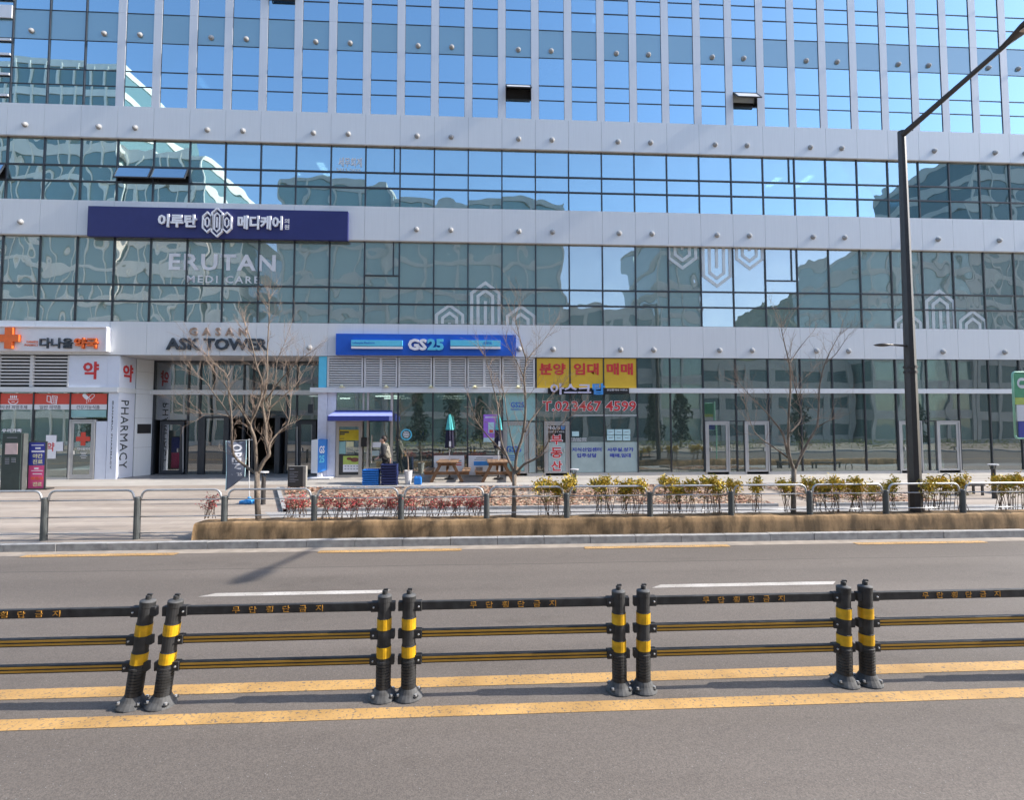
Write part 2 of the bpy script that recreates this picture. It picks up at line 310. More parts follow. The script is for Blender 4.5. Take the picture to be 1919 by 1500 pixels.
M['film'] = film('frosted_film', (.82, .86, .86), .6); M['film_thick'] = film('frosted_white_film', (.86, .86, .88), .78); M['teal_film'] = film('teal_film', (.36, .60, .60), .8); M['frost'] = film('frost_sheet', (.55, .66, .65), .62)
M['awning'] = mat('awning_blue', (.035, .05, .26), .7, var=.06); M['awning_pale'] = mat('awning_pale_blue', (.28, .32, .66), .7, var=.04)
M['beige_frame'] = mat('door_frame_beige', (.42, .38, .34), .4, var=.04)
M['pattern_wall'] = mat('pale_patterned_wall', (.60, .62, .72), .5, var=.06, scale=6)
M['plastic_black'] = mat('black_rubber', (.03, .030, .031), .6, var=.55, scale=9, detail=8); M['cap_grey'] = mat('grey_rubber_cap', (.075, .075, .076), .75, var=.4, scale=14, detail=8)
M['refl_yellow'] = mat('reflective_yellow', (.66, .37, .012), .4, var=.22, scale=14, detail=8); M['stripe'] = mat('rail_stripe', (.48, .27, .04), .55, var=.12); M['rail_text'] = mat('rail_lettering', (.62, .30, .05), .5)
M['bolt'] = mat('steel_bolt', (.6, .6, .6), .35, metal=.6)
M['fence_post'] = mat('fence_post_grey', (.075, .082, .082), .5, var=.15); M['fence_rail'] = mat('galvanised_rail', (.48, .48, .48), .38, metal=.5, var=.06)
M['jute'] = burlap()
M['lamp_dark'] = mat('dark_brown_metal', (.042, .037, .036), .45, var=.12); M['lens'] = mat('lamp_lens', (.45, .36, .28), .3)
M['bark'] = mat('bark', (.17, .135, .105), .9, var=.4, scale=14, stretch=(1, 1, .35), bump=.012, bscale=40); M['twig'] = mat('twig_bark', (.27, .20, .155), .85, var=.3, scale=10)
M['leaf_y'] = mat('yellow_green_leaf', (.58, .40, .035), .6, var=.35, scale=5); M['leaf_g'] = mat('green_leaf', (.24, .25, .04), .6, var=.4, scale=9); M['leaf_r'] = mat('red_leaf', (.55, .075, .08), .7, var=.35, scale=8)
M['stem'] = mat('shrub_stem', (.16, .11, .08), .9, var=.2); M['litter'] = mat('dry_leaf', (.36, .19, .125), .9, var=.5, scale=11); M['litter2'] = mat('pale_dry_leaf', (.45, .33, .23), .9, var=.3, scale=12)
M['wood'] = wood('table_wood', (.19, .095, .045)); M['wood_top'] = wood('table_top_wood', (.27, .16, .09))
M['teal_cloth'] = mat('teal_cloth', (.10, .50, .50), .8, var=.1); M['navy_cloth'] = mat('navy_cloth', (.015, .014, .04), .85); M['crate_b'] = mat('bright_blue_crate', (.02, .20, .62), .5, var=.08); M['crate_n'] = mat('navy_crate', (.02, .032, .12), .5, var=.12)
M['pot'] = mat('white_pot', (.66, .64, .63), .4, var=.03); M['grey_cloth'] = mat('slate_cloth', (.14, .16, .21), .8, var=.08); M['cyan_edge'] = mat('pale_cyan_edge', (.45, .66, .70), .7); M['blue_plastic'] = mat('blue_plastic', (.03, .25, .60), .4)
M['stone_black'] = mat('black_granite', (.03, .03, .032), .35, var=.2, scale=40); M['stone_side'] = mat('granite_side', (.25, .24, .22), .7)
M['kiosk'] = mat('dark_green_kiosk', (.03, .048, .046), .45); M['poster_pink'] = mat('pink_poster', (.72, .09, .26), .5); M['poster_blue'] = mat('blue_poster', (.04, .055, .34), .5); M['poster_yellow'] = mat('mustard_poster', (.55, .42, .02), .5); M['poster_purple'] = mat('purple_poster', (.36, .16, .66), .5)
M['poster_green'] = mat('lime_poster', (.45, .55, .12), .5); M['poster_brown'] = mat('brown_food', (.2, .07, .05), .5); M['pale_screen'] = mat('pale_screen', (.55, .42, .42), .4)
M['text_grey'] = mat('grey_print', (.25, .26, .3), .7); M['cream'] = mat('cream_letter', (.72, .68, .42), .5)
M['sign_green'] = mat('sign_green', (.07, .33, .17), .45); M['sign_mint'] = mat('sign_mint_frame', (.30, .62, .47), .4)
M['skin'] = mat('skin', (.50, .30, .22), .6); M['hair'] = mat('dark_hair', (.035, .02, .015), .6); M['trouser'] = mat('black_trousers', (.015, .015, .017), .8); M['shoe'] = mat('white_shoe', (.6, .58, .52), .6)
def camo():
    m, nt, b = nodes('padded_jacket'); n = pos_noise(nt, 9, 2); r = ramp(nt, n.outputs[0], .42, (.06, .055, .045, 1), .52, (.23, .21, .17, 1)); nt.links.new(r.outputs[0], b.inputs['Base Color']); b.inputs['Roughness'].default_value = .7; return m
M['jacket'] = camo(); M['sleeve'] = mat('dark_sleeve', (.02, .02, .024), .8)
M['far_beige'] = mat('opposite_beige', (.80, .75, .66), .8, var=.06, scale=1); M['far_grey'] = mat('opposite_grey', (.42, .41, .38), .8, var=.08, scale=1); M['far_win'] = mat('opposite_window', (.07, .12, .13), .25); M['hill'] = mat('hill_forest', (.07, .085, .05), .95, var=.5, scale=.35)
M['needle'] = mat('conifer_needles', (.025, .045, .02), .9, var=.4, scale=3)
PROD = [mat('product_%s' % n, c, .5, var=.1) for n, c in (('red', (.45, .06, .05)), ('yellow', (.6, .45, .08)), ('green', (.1, .3, .12)), ('white', (.6, .6, .58)), ('blue', (.07, .14, .4)), ('brown', (.22, .12, .07)))]
# ================================================================ setting
def sheet(name, mt, polys, off, kind='structure', parent=None):
    m = MB()
    for poly in polys: m.add([(x, y, (gz(y) if y > 11.6 else 0)+off) for x, y in poly], [tuple(range(len(poly)))])
    o = m.build(name, mt, parent)
    if not parent: tag(o, kind=kind)
    return o
g = MB().add([(-600, -600, -.03), (600, -600, -.03), (600, 600, -.03), (-600, 600, -.03)], [(0, 1, 2, 3)]).build('ground', M['ground']); tag(g, kind='structure')
road = sheet('road', M['asphalt'], [[(-120, -4.5), (120, -4.5), (120, 11.5), (-120, 11.5)]], 0)
sheet('centre_line', M['yellow_paint'], [[(-60, 5.41), (60, 5.36), (60, 5.56), (-60, 5.61)]], .004, parent=road)
sheet('centre_line', M['yellow_paint'], [[(-60, 4.87), (60, 4.83), (60, 5.01), (-60, 5.05)]], .004, parent=road)
for x0, x1 in ((-11.6, -8.9), (-4.35, -1.62), (2.9, 5.92), (10.1, 13.0)):
    sheet('lane_line', M['white_paint'], [[(x0-.14, 8.36), (x1-.06, 8.36), (x1+.1, 8.52), (x0+.06, 8.52)]], .004, parent=road)
sheet('gutter', M['gutter'], [[(-60, 11.15), (60, 11.15), (60, 11.5), (-60, 11.5)]], .004, parent=road)
for a, b in (((38, 1045), (330, 1040)), ((595, 1037), (865, 1033)), ((1095, 1027), (1365, 1023)), ((1600, 1019), (1835, 1014)), ((-420, 1052), (-160, 1049))):
    x0 = Z(*a, 0).x; x1 = Z(*b, 0).x
    sheet('edge_line', M['edge_paint'], [[(x0, 11.02), (x1, 11.02), (x1, 11.22), (x0, 11.22)]], .008, parent=road)
kr = root('kerb', (0, 11.5, 0), None, None); tag(kr, kind='structure')
for i in range(-13, 16):
    o = sbox('kerb_stone', M['kerb'], kr, i*1.05+.006+.3, i*1.05+1.044+.3, 11.5, 11.68, -.05, .16); o.location.z += random.uniform(-.004, .004); o.location.y += random.uniform(-.004, .004)
    o.rotation_euler.z = R(random.uniform(-.25, .25))
sbox('kerb_stone', M['kerb'], kr, -70, -13*1.05+.29, 11.5, 11.68, -.05, .158); sbox('kerb_stone', M['kerb'], kr, 16*1.05+.31, 70, 11.5, 11.68, -.05, .158)
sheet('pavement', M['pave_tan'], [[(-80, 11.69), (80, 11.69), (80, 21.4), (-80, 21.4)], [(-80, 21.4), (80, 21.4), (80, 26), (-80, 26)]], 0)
e0 = G(470, 944); e1 = G(960, 943); yb0 = 14.6; yb1 = 18.55
tag(sheet('walkway', M['pave_grey'], [[(-4.6, 12.3), (40, 12.3), (40, yb0), (-6.1, yb0)]], .004), kind='structure')
tag(sheet('terrace', M['pave_light'], [[(-7.0, yb1), (40, yb1), (40, 21.4), (-7.0, 21.4)], [(-30, 19.6), (-7.0, 19.6), (-7.0, 21.4), (-30, 21.4)]], .004), kind='structure')
# bed of mulch and fallen leaves with kerb edging
bed = root('planting_bed', (0, 16, gz(16)), None, None); tag(bed, kind='structure')
bx = [(-5.6, yb0), (14.2, yb0), (15.6, yb1), (-7.4, yb1)]
bxs = [[(-5.4, yb0+.1), (8.6, yb0+.1), (8.9, yb1-.1), (-7.1, yb1-.1)], [(9.9, yb0+.1), (14, yb0+.1), (14, yb1-.1), (10.2, yb1-.1)]]
sheet('mulch', M['soil'], bxs, .05, parent=bed)
for poly in bxs:                                   # mulch sheets are built in world space, shift into the bed
    pass
for ch in bed.children: ch.location = -Vector(bed.location)
m = MB()
for (x0, x1, y) in ((-5.6, 8.65, yb0), (9.85, 14.1, yb0), (-7.3, 9.0, yb1-.12), (10.1, 14.1, yb1-.12)): m.box(x0, x1, y, y+.11, gz(y)-.05, gz(y)+.09)
m.hexa([(-5.62, yb0, gz(yb0)-.05), (-5.5, yb0, gz(yb0)-.05), (-7.2, yb1-.12, gz(yb1)-.05), (-7.32, yb1-.12, gz(yb1)-.05)], [(-5.62, yb0, gz(yb0)+.088), (-5.5, yb0, gz(yb0)+.088), (-7.2, yb1-.12, gz(yb1)+.088), (-7.32, yb1-.12, gz(yb1)+.088)])
m.build('edging', M['kerb'], bed)
def litter(name, mt, n, seed, bias):
    rr = random.Random(seed); m = MB()
    while n:
        y = rr.uniform(yb0+.15, yb1-.15); x = rr.uniform(-7, 14)
        if x < -5.4-(y-yb0)*.42 or 8.6 < x < 10.1: continue
        if math.sin(x*1.3+bias)*math.sin(y*2.1+x*.4+bias) < -.25 and rr.random() < .8: continue
        n -= 1; s = rr.uniform(.04, .085); a = rr.uniform(0, 6.3); z = gz(y)+.055+rr.uniform(0, .03); t = rr.uniform(-.03, .03)
        c, s_ = math.cos(a)*s, math.sin(a)*s
        m.add([(x+c, y+s_, z+t), (x-s_*.6, y+c*.6, z), (x-c, y-s_, z+t*.5), (x+s_*.6, y-c*.6, z+.015)], [(0, 1, 2, 3)])
    return tag(m.build(name, mt), 'dry fallen leaves scattered over the mulch bed' if name == 'fallen_leaves' else 'pale curled leaves scattered over the mulch bed', 'leaves', kind='stuff')
litter('fallen_leaves', M['litter'], 6500, 3, 0); litter('pale_fallen_leaves', M['litter2'], 6500, 4, 2.4)

# ================================================================ the building
B = root('office_building', (2.2, D, .53), 'blue glass office block with white aluminium bands, pillars and ground floor shops', 'building')
kx = lambda k: 2.2+1.45*k
K0, K1 = -17, 17
ROW = {'b1': (5.558, 6.923), 'f2': (6.923, 7.789, 8.477, 10.493), 'b2': (10.493, 11.934), 'f3': (11.934, 12.772, 13.438, 14.62), 'b3': (14.62, 15.962)}
# white bands
for z0, z1 in (ROW['b1'], ROW['b2'], ROW['b3']):
    sbox('band_backing', M['joint'], B, kx(K0), kx(K1+1), D-.08, D+.3, z0+.012, z1-.012)
    for k in range(K0, K1+1):
        sbox('band_panel', M['white_panel'], B, kx(k)+.005, kx(k+1)-.005, D-.10, D-.078, z0, z1)
    if z0 > 6: sbox('band_trim', M['trim'], B, kx(K0), kx(K1+1), D-.115, D+.02, z0-.05, z0-.004)
# floors, back wall, end walls
for z0, z1 in ((5.60, 6.88), (10.53, 11.9), (14.66, 15.92), (18.83, 20.01), (22.9, 24.1)):
    sbox('floor_slab', M['slab'], B, kx(K0), kx(K1+1), D+.32, D+9, z0, z1)
sbox('back_wall', M['int_wall'], B, kx(K0), kx(K1+1), D+9, D+9.3, .4, 24.1)
for x in (kx(K0)-.3, kx(K1+1)): sbox('end_wall', M['white_panel'], B, x, x+.3, D, D+9, .4, 24.1)
SK = {('f3', -12, 1), ('f3', -11, 1), ('f3', -16, 1), ('f4', -1, 1), ('f4', 6, 1), ('f5', -8, 1)}
PN = ('fixed_pane', 'vent_sash', 'upper_pane')
def strip(fl, zs, gm, bar, tilt, frame=True):
    for r in range(3):
        for k in range(K0, K1+1):
            if (fl, k, r) in SK: continue
            if fl in ('f4', 'f5'):
                a = .165 if k >= -12 else .02; b = .165 if k+1 >= -12 else .02
                sbox(PN[r], gm, B, kx(k)+a+.004, kx(k+1)-b-.004, D, D+.02, zs[r]+.012, zs[r+1]-.012, tilt)
            else: sbox(PN[r], gm, B, kx(k)+.02, kx(k+1)-.02, D, D+.02, zs[r]+.012, zs[r+1]-.012, tilt)
    for r in (0, 1, 2, 3):
        h = bar if r in (1, 2) else .02
        sbox('transom', M['mullion'], B, kx(K0), kx(K1+1), D-(.018 if fl in ('f4', 'f5') else .036), D+.10, zs[r]-h/2+(.01 if r == 0 else 0), zs[r]+h/2+(.01 if r == 0 else 0))
strip('f2', ROW['f2'], M['glass_2'], .062, .12); strip('f3', ROW['f3'], M['glass_3'], .062, .16)
for z0, z1 in ((6.923, 10.493), (11.934, 14.62)):
    for k in range(K0, K1+2): sbox('mullion', M['mullion'], B, kx(k)-.026, kx(k)+.026, D-.044, D+.12, z0, z1-.004)
strip('f4', (15.962, 16.865, 17.53, 18.79), M['glass_up'], .036, .14); strip('f5', (20.05, 20.92, 21.58, 22.85), M['glass_up'], .036, .14)
for z0, z1 in ((18.79, 20.05), (22.85, 24.1)):
    for k in range(K0, K1+1):
        a = .165 if k >= -12 else .02; b = .165 if k+1 >= -12 else .02
        sbox('spandrel_pane', M['spandrel'], B, kx(k)+a+.004, kx(k+1)-b-.004, D+.002, D+.022, z0+.012, z1-.012)
for k in range(K0, K1+2):
    if k >= -12:
        for z0, z1 in ((15.962, 20.05), (20.054, 24.1)): sbox('pillar', M['pillar_white'], B, kx(k)-.165, kx(k)+.165, D-.035, D+.12, z0+.003, z1)
        for s in (-1, 1): sbox('pillar_edge', M['mullion'], B, kx(k)+s*.170-.0045, kx(k)+s*.170+.0045, D-.02, D+.1, 15.97, 24.1)
    else: sbox('mullion', M['mullion'], B, kx(k)-.026, kx(k)+.026, D-.044, D+.12, 15.962, 24.1)
for z in (16.25, 17.15, 18.0, 18.62, 19.6, 20.4): sbox('corner_fin', M['pillar_white'], B, kx(K0), kx(-15)-.03, D-.09, D-.046, z, z+(.55 if z == 19.6 else .09))
# casements with a second frame
for k, z0, z1, fr in ((-5, 8.477, 10.493, 9.02), (7, 8.477, 10.493, 9.04), (-5, 13.438, 14.62, 13.44), (7, 13.438, 14.62, 13.44)):
    sbox('casement_bar', M['mullion'], B, kx(k)+1.18, kx(k)+1.225, D-.04, D-.004, fr, z1-.03)
    if fr > z0+.1: sbox('casement_bar', M['mullion'], B, kx(k)+.03, kx(k)+1.42, D-.041, D-.005, fr-.05, fr)
# open sashes
def open_sash(k, z0, z1, ang, a=.03, gm=None):
    h = z1-z0-.05; x0, x1 = kx(k)+a, kx(k+1)-a; zt = z1-.03
    o = bpy.data.objects.new('open_sash', None); COL.objects.link(o); o.parent = B; o.location = Vector(((x0+x1)/2, D-.03, zt))-B.location; o.rotation_euler = (R(-ang), 0, 0); ORG[o.name] = Vector()
    w = (x1-x0)/2
    sbox('sash_glass', gm or M['glass_up'], o, -w+.03, w-.03, -.012, .006, -h+.03, -.03)
    MB().box(-w, w, -.03, .02, -.04, 0).box(-w, w, -.03, .02, -h, -h+.04).box(-w, -w+.04, -.03, .02, -h+.04, -.04).box(w-.04, w, -.03, .02, -h+.04, -.04).build('sash_frame', M['mullion'], o)
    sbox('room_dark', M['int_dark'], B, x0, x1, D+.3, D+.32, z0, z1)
for k in (-12, -11, -16): open_sash(k, 12.772, 13.438, 24)
open_sash(-1, 16.865, 17.53, 48, .18, M['pale_metal']); open_sash(6, 16.865, 17.53, 42, .18, M['pale_metal']); open_sash(-8, 20.92, 21.58, 30, .18)  # pale panels in the first two sashes imitate a bright reflection on the pane
# round vent hoods, two in every three modules
_vent = None
def vent(x, z, yf, mt):
    global _vent
    if _vent is None:
        m = MB()
        for i in range(5):
            a = math.pi/2*i/4; r = .10*math.cos(a); y = -.02-.09*math.sin(a)
            for k in range(14): t = 2*math.pi*k/14; m.v.append((r*math.cos(t), y-(.03*(1-math.sin(t))*.5 if i < 4 else 0), r*math.sin(t)))
        for i in range(4):
            for k in range(14): m.f.append((i*14+k, i*14+(k+1) % 14, (i+1)*14+(k+1) % 14, (i+1)*14+k))
        m.lathe([(.115, 0), (.115, .02)], (0, 0, 0), 14)
        for q in range(len(m.v)-28, len(m.v)): x_, y_, z_ = m.v[q]; m.v[q] = (x_, -z_, y_)
        _vent = bpy.data.meshes.new('vent_cap'); _vent.from_pydata(m.v, [], m.f); _vent.materials.append(mt)
        _vent.polygons.foreach_set('use_smooth', [True]*len(_vent.polygons))
    mkobj('vent_cap', _vent, B, Vector((x, yf, z))-B.location)
for zc, yf in ((5.90, D-.10), (10.98, D-.10), (15.05, D-.10), (19.13, D+.002), (23.2, D+.002)):
    for k in range(K0, K1+1):
        if (k-1) % 3 == 0: continue
        if zc < 6 and (k <= -9 or -6 <= k <= -2): continue
        if 10 < zc < 12 and -13 <= k <= -6: continue
        vent(kx(k)+.72, zc, yf, M['vent'])
# roller blinds and ceiling lamps inside
rb = random.Random(5)
for k in range(K0, K1+1):
    if -12 <= k <= 1 and rb.random() < .95:
        zb = rb.choice((6.95, 6.95, 6.95, 7.8, 8.5)); sbox('roller_blind', M['blind'], B, kx(k)+.03, kx(k+1)-.03, D+.2, D+.21, zb, 10.48)
    elif rb.random() < .7: sbox('roller_blind', M['blind'], B, kx(k)+.03, kx(k+1)-.03, D+.2, D+.21, rb.choice((7.5, 8.6, 9.3)), 10.48)
    if rb.random() < .5: sbox('roller_blind', M['blind'], B, kx(k)+.03, kx(k+1)-.03, D+.2, D+.21, rb.choice((13.2, 13.8, 14.1)), 14.61)
    if rb.random() < .5: sbox('roller_blind', M['blind'], B, kx(k)+.18, kx(k+1)-.18, D+.2, D+.21, rb.choice((16.4, 17.2, 17.9)), 18.78)
for k, z in ((-8, 14.655), (-7, 14.655), (8, 14.655), (9, 14.655), (-11, 18.825), (2, 22.89), (-5, 10.525), (3, 10.525), (8, 22.89)):
    sbox('ceiling_lamp', M['lamp_panel'], B, kx(k)+.3, kx(k)+.6, D+1.6, D+2.8, z-.03, z)

# ---------------- ground floor
ZB, ZT = .53, 5.55
zbar0, zbar1 = 4.04, 4.24
xRec0, xRec1 = P(262, 800, D).x, P(598, 800, D).x        # entrance recess
YR = D+1.65
xi = P(222, 800, D).x                                     # pharmacy front ends here
# long slim canopy bar
for x0, x1, yf in ((kx(K0), xi, D-.12), (xRec1-.35, kx(K1+1), D-.16)):
    n = max(1, int((x1-x0)/2.9)); w = (x1-x0)/n
    for i in range(n): sbox('canopy_bar', M['white_panel'], B, x0+i*w+.003, x0+(i+1)*w-.003, yf, D+.1, zbar0, zbar1)
sbox('canopy_bar', M['white_panel'], B, P(276, 738, YR).x, P(620, 738, YR).x, YR-.14, YR+.05, zbar0, zbar1)
def gpane(x0, x1, z0, z1, gm=None, y=D, name='shop_pane'): return sbox(name, gm or M['glass_1'], B, x0+.02, x1-.02, y, y+.02, z0, z1, .08 if y == D else 0)
def gmull(x, z0, z1, y=D, w=.05, mt=None): sbox('mullion', mt or M['mullion'], B, x-w/2, x+w/2, y-.044, y+.12, z0, z1)
DT = 2.83                                                  # door head
def door(x0, x1, y=D, zt=DT, mt=None, gm=None, hs=1):
    mt = mt or M['silver']; d = bpy.data.objects.new('door', None); COL.objects.link(d); d.parent = B; ORG[d.name] = org(B)
    MB().box(x0, x0+.05, y-.07, y+.06, ZB, zt).box(x1-.05, x1, y-.07, y+.06, ZB, zt).box(x0+.05, x1-.05, y-.07, y+.06, zt-.05, zt).build('door_frame', mt, d)
    MB().box(x0+.06, x0+.16, y-.05, y+.01, ZB+.02, zt-.06).box(x1-.16, x1-.06, y-.05, y+.01, ZB+.02, zt-.06).box(x0+.16, x1-.16, y-.05, y+.01, zt-.16, zt-.06).box(x0+.16, x1-.16, y-.05, y+.01, ZB+.02, ZB+.2).build('door_leaf', mt, d)
    sbox('door_glass', gm or M['glass_1'], d, x0+.165, x1-.165, y-.03, y-.015, ZB+.2, zt-.16)
    xh = x1-.22 if hs > 0 else x0+.22
    MB().box(xh-.015, xh+.015, y-.11, y-.06, ZB+1.0, ZB+1.15).build('handle', M['bolt'], d)
    return d
# right hand part: bays 0 .. K1
for k in range(0, K1+1):
    if k < 3: gpane(kx(k), kx(k+1), zbar1, ZT, M['glass_1'])
    else: gpane(kx(k), kx(k+1), zbar1, ZT)
    kind = {5: 'L', 6: 'R', 11: 'L', 12: 'R', 0: 'R', 17: 'L'}.get(k)
    if not kind: gpane(kx(k), kx(k+1), .66, zbar0)
    else:
        gpane(kx(k), kx(k+1), DT+.02, zbar0)
        sbox('transom', M['mullion'], B, kx(k)+.025, kx(k+1)-.025, D-.03, D+.08, DT-.02, DT+.02)
        a, b = (kx(k)+.04, kx(k)+1.10) if kind == 'L' else (kx(k+1)-1.12, kx(k+1)-.05)
        door(a, b, hs=1 if kind == 'R' else -1)
        if kind == 'L': gpane(b+.02, kx(k+1), .66, DT-.02)
        else: gpane(kx(k), a-.02, .66, DT-.02)
sbox('sill', M['silver'], B, kx(0), kx(K1+1), D-.05, D+.12, ZB-.02, ZB+.12)
for k in range(0, K1+2): gmull(kx(k), .66, zbar0); gmull(kx(k), zbar1, ZT)
for x in (kx(3), kx(9)): sbox('partition', M['int_wall'], B, x-.06, x+.06, D+.2, D+9, .4, 5.6)
for x in (kx(4)+.9, kx(8)+.3, kx(11)-.4, kx(14)+.3): sbox('interior_column', M['int_wall'], B, x, x+.7, D+1.6, D+2.3, .4, 5.6)
sbox('shop_floor', M['int_floor'], B, xi, kx(K1+1), D+.2, D+9, .3, .54)
# GS25 bays: louvers above, shop windows below
for i, (p0, p1) in enumerate(((613, 682), (682, 746), (746, 811), (811, 875), (875, 940), (940, 1003))):
    x0, x1 = P(p0, 700).x, P(p1, 700).x
    lv = bpy.data.objects.new('louver', None); COL.objects.link(lv); lv.parent = B; ORG[lv.name] = org(B)
    MB().box(x0+.02, x0+.09, D-.07, D+.03, zbar1+.02, ZT-.02).box(x1-.09, x1-.02, D-.07, D+.03, zbar1+.02, ZT-.02).box(x0+.09, x1-.09, D-.07, D+.03, zbar1+.02, zbar1+.08).box(x0+.09, x1-.09, D-.07, D+.03, ZT-.09, ZT-.02).build('louver_frame', M['louver'], lv)
    if i in (1, 3, 4, 5): sbox('louver_post', M['louver'], lv, (x0+x1)/2-.05, (x0+x1)/2+.05, D-.068, D+.03, zbar1+.081, ZT-.091)
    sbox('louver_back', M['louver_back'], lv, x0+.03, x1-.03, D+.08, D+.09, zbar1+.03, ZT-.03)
    nz = 11
    for j in range(nz):
        z = zbar1+.11+j*(ZT-zbar1-.2)/nz; m = MB()
        key = ('slat', round(x1-x0, 3))
        if key not in _bm:
            w = (x1-x0)/2-.09; q = MB().hexa([(-w, -.035, 0), (w, -.035, 0), (w, .05, .05), (-w, .05, .05)], [(-w, -.035, .058), (w, -.035, .058), (w, .05, .085), (-w, .05, .085)])
            me = bpy.data.meshes.new('slat'); me.from_pydata(q.v, [], q.f); me.materials.append(M['louver']); _bm[key] = me
        mkobj('slat', _bm[key], lv, Vector(((x0+x1)/2, D-.02, z))-org(lv))
for k in (-4, -3, -2):
    gpane(kx(k), kx(k+1), .66, zbar0); gmull(kx(k), .66, zbar0, w=.06)
sbox('sill', M['silver'], B, kx(-4), kx(0), D-.05, D+.12, ZB-.02, ZB+.12)
gmull(kx(-1), .66, zbar0, w=.07)
gpane(kx(-1), kx(0), DT+.02, zbar0); sbox('transom', M['mullion'], B, kx(-1)+.035, kx(0)-.025, D-.03, D+.08, DT-.02, DT+.02)
door(kx(-1)+.05, kx(-1)+1.1, mt=M['silver'], hs=-1); gpane(kx(-1)+1.11, kx(0), .66, DT-.02)
sbox('frosted_sheet', M['teal_film'], B, kx(-1)+.05, kx(0)-.04, D-.016, D-.010, DT+.05, zbar0-.02)
sbox('frosted_sheet', M['teal_film'], B, kx(-1)+.22, kx(-1)+.93, D-.05, D-.045, ZB+.22, DT-.18)
sbox('frosted_sheet', M['frost'], B, kx(-1)+1.14, kx(0)-.04, D-.016, D-.010, ZB+.15, DT-.04)
for k in (-4, -3, -2): sbox('frosted_sheet', M['frost'], B, kx(k)+.05, kx(k+1)-.05, D+.03, D+.034, 3.60, 4.03)
# store entrance
xa, xb, xc, xd = (P(p, 850).x for p in (630, 679, 690, 737))
YE = D
sbox('corner_cladding', M['gs_cyan'], B, P(598, 700).x, P(613, 700).x, D-.06, D+.3, zbar1+.003, ZT)
sbox('corner_cladding', M['pattern_wall'], B, P(596, 800).x, P(613, 800).x, D-.06, D+1.55, ZB, zbar0-.003)
sbox('corner_cladding', M['pattern_wall'], B, P(613.5, 800).x, P(629.5, 800).x, D-.03, D+.3, ZB, P(620, 790).z)
sbox('corner_cladding', M['pattern_wall'], B, P(613.5, 800).x, P(629.5, 800).x, D-.02, D+.3, P(620, 789.5).z, zbar0-.003)
e = bpy.data.objects.new('store_entrance', None); COL.objects.link(e); e.parent = B; ORG[e.name] = org(B)
zt = P(700, 791).z; zt2 = P(700, 772).z
MB().box(xa, xa+.12, D-.06, D+.08, ZB, zt).box(xb-.14, xb, D-.06, D+.08, ZB, zt).box(xa+.12, xb-.14, D-.06, D+.08, zt-.2, zt).box(xa+.12, xb-.14, D-.06, D+.08, ZB, ZB+.1).box(xa, xb+.02, D-.05, D+.08, zt+.002, zt2).build('entrance_frame', M['beige_frame'], e)
MB().box(xc-.06, xc+.02, D-.06, D+.08, ZB, zbar0).box(xd-.12, xd-.02, D-.06, D+.08, ZB, zbar0).box(xc+.02, xd-.12, D-.06, D+.08, zt+.05, zt+.17).box(xb, xb+.06, D-.05, D+.08, zt2, zbar0).build('entrance_frame', M['beige_frame'], e)
sbox('entrance_glass', M['glass_1'], e, xa+.12, xb-.14, D-.01, D+.01, ZB+.1, zt-.2)
sbox('entrance_glass', M['glass_1'], e, xa, xb, D-.01, D+.01, zt2+.01, zbar0)
sbox('entrance_glass', M['glass_1'], e, xc+.02, xd-.12, D-.01, D+.01, zt+.18, zbar0)
sbox('entrance_glass', M['glass_1'], e, xb+.06, xc-.06, D-.01, D+.01, ZB, zbar0)
sbox('entrance_glass', M['glass_1'], e, xd-.01, kx(-4)-.03, D-.01, D+.01, ZB, zbar0)
sbox('door_glass', M['glass_1'], e, xc+.06, xd-.16, D-.01, D+.01, ZB+.1, zt)
MB().tube([(xc+.16, D-.1, ZB+.6), (xc+.16, D-.1, ZB+1.75)], .02, 8).box(xc+.145, xc+.175, D-.1, D-.01, ZB+.7, ZB+.73).box(xc+.145, xc+.175, D-.1, D-.01, ZB+1.62, ZB+1.65).build('pull_handle', M['beige_frame'], e)
sbox('card_reader', M['black'], e, xb-.02, xb+.19, D-.16, D-.061, P(680, 838).z, P(680, 820).z)
sbox('poster', M['poster_yellow'], e, P(634, 830).x, P(674, 830).x, D-.022, D-.015, P(650, 826).z, P(650, 806).z)
sbox('poster', M['cream'], e, P(649, 830).x, P(663, 830).x, D-.022, D-.015, P(650, 838).z, P(650, 828).z)
sbox('poster', M['teal_film'], e, P(634, 830).x, P(648, 830).x, D-.022, D-.015, P(650, 851).z, P(650, 828).z)
sbox('poster', M['white'], e, P(643, 880).x, P(672, 880).x, D-.022, D-.015, P(650, 885).z, P(650, 871).z)
sbox('poster', M['poster_green'], e, P(643, 880).x, P(672, 880).x, D-.023, D-.015, P(650, 870.8).z, P(650, 855).z)
m = MB()
for cx, cz, r in ((665, 862, .16), (655, 860, .1)):
    c = P(cx, cz); m.prism([(c.x+r*math.cos(t*.45)*1.1, c.z+r*.6*math.sin(t*.45)) for t in range(14)], D-.028, D-.0235)
m.build('food_picture', M['poster_brown'], e)
m = MB()
for j in range(2):
    for i in range(5): c = P(646+i*5.5, 875+j*5); m.box(c.x, c.x+.07, D-.027, D-.0225, c.z, c.z+.035)
m.build('small_print', M['text_grey'], e)
for q in ((637, 809, 654, 812), (637, 813, 646, 815.5), (637, 822, 645, 823)): pbox('small_print', M['dark_letter'], e, q[0], q[2], q[1], q[3], D-.027, D-.0225)
sbox('lower_panel', M['int_dark'], e, xa+.13, xb-.15, D-.012, D-.0105, ZB+.11, P(650, 852).z)
pbox('poster', M['white'], e, 698, 714, 829, 839, D-.022, D-.015); pbox('poster', M['frost'], e, 697, 711, 845, 855, D-.022, D-.015)
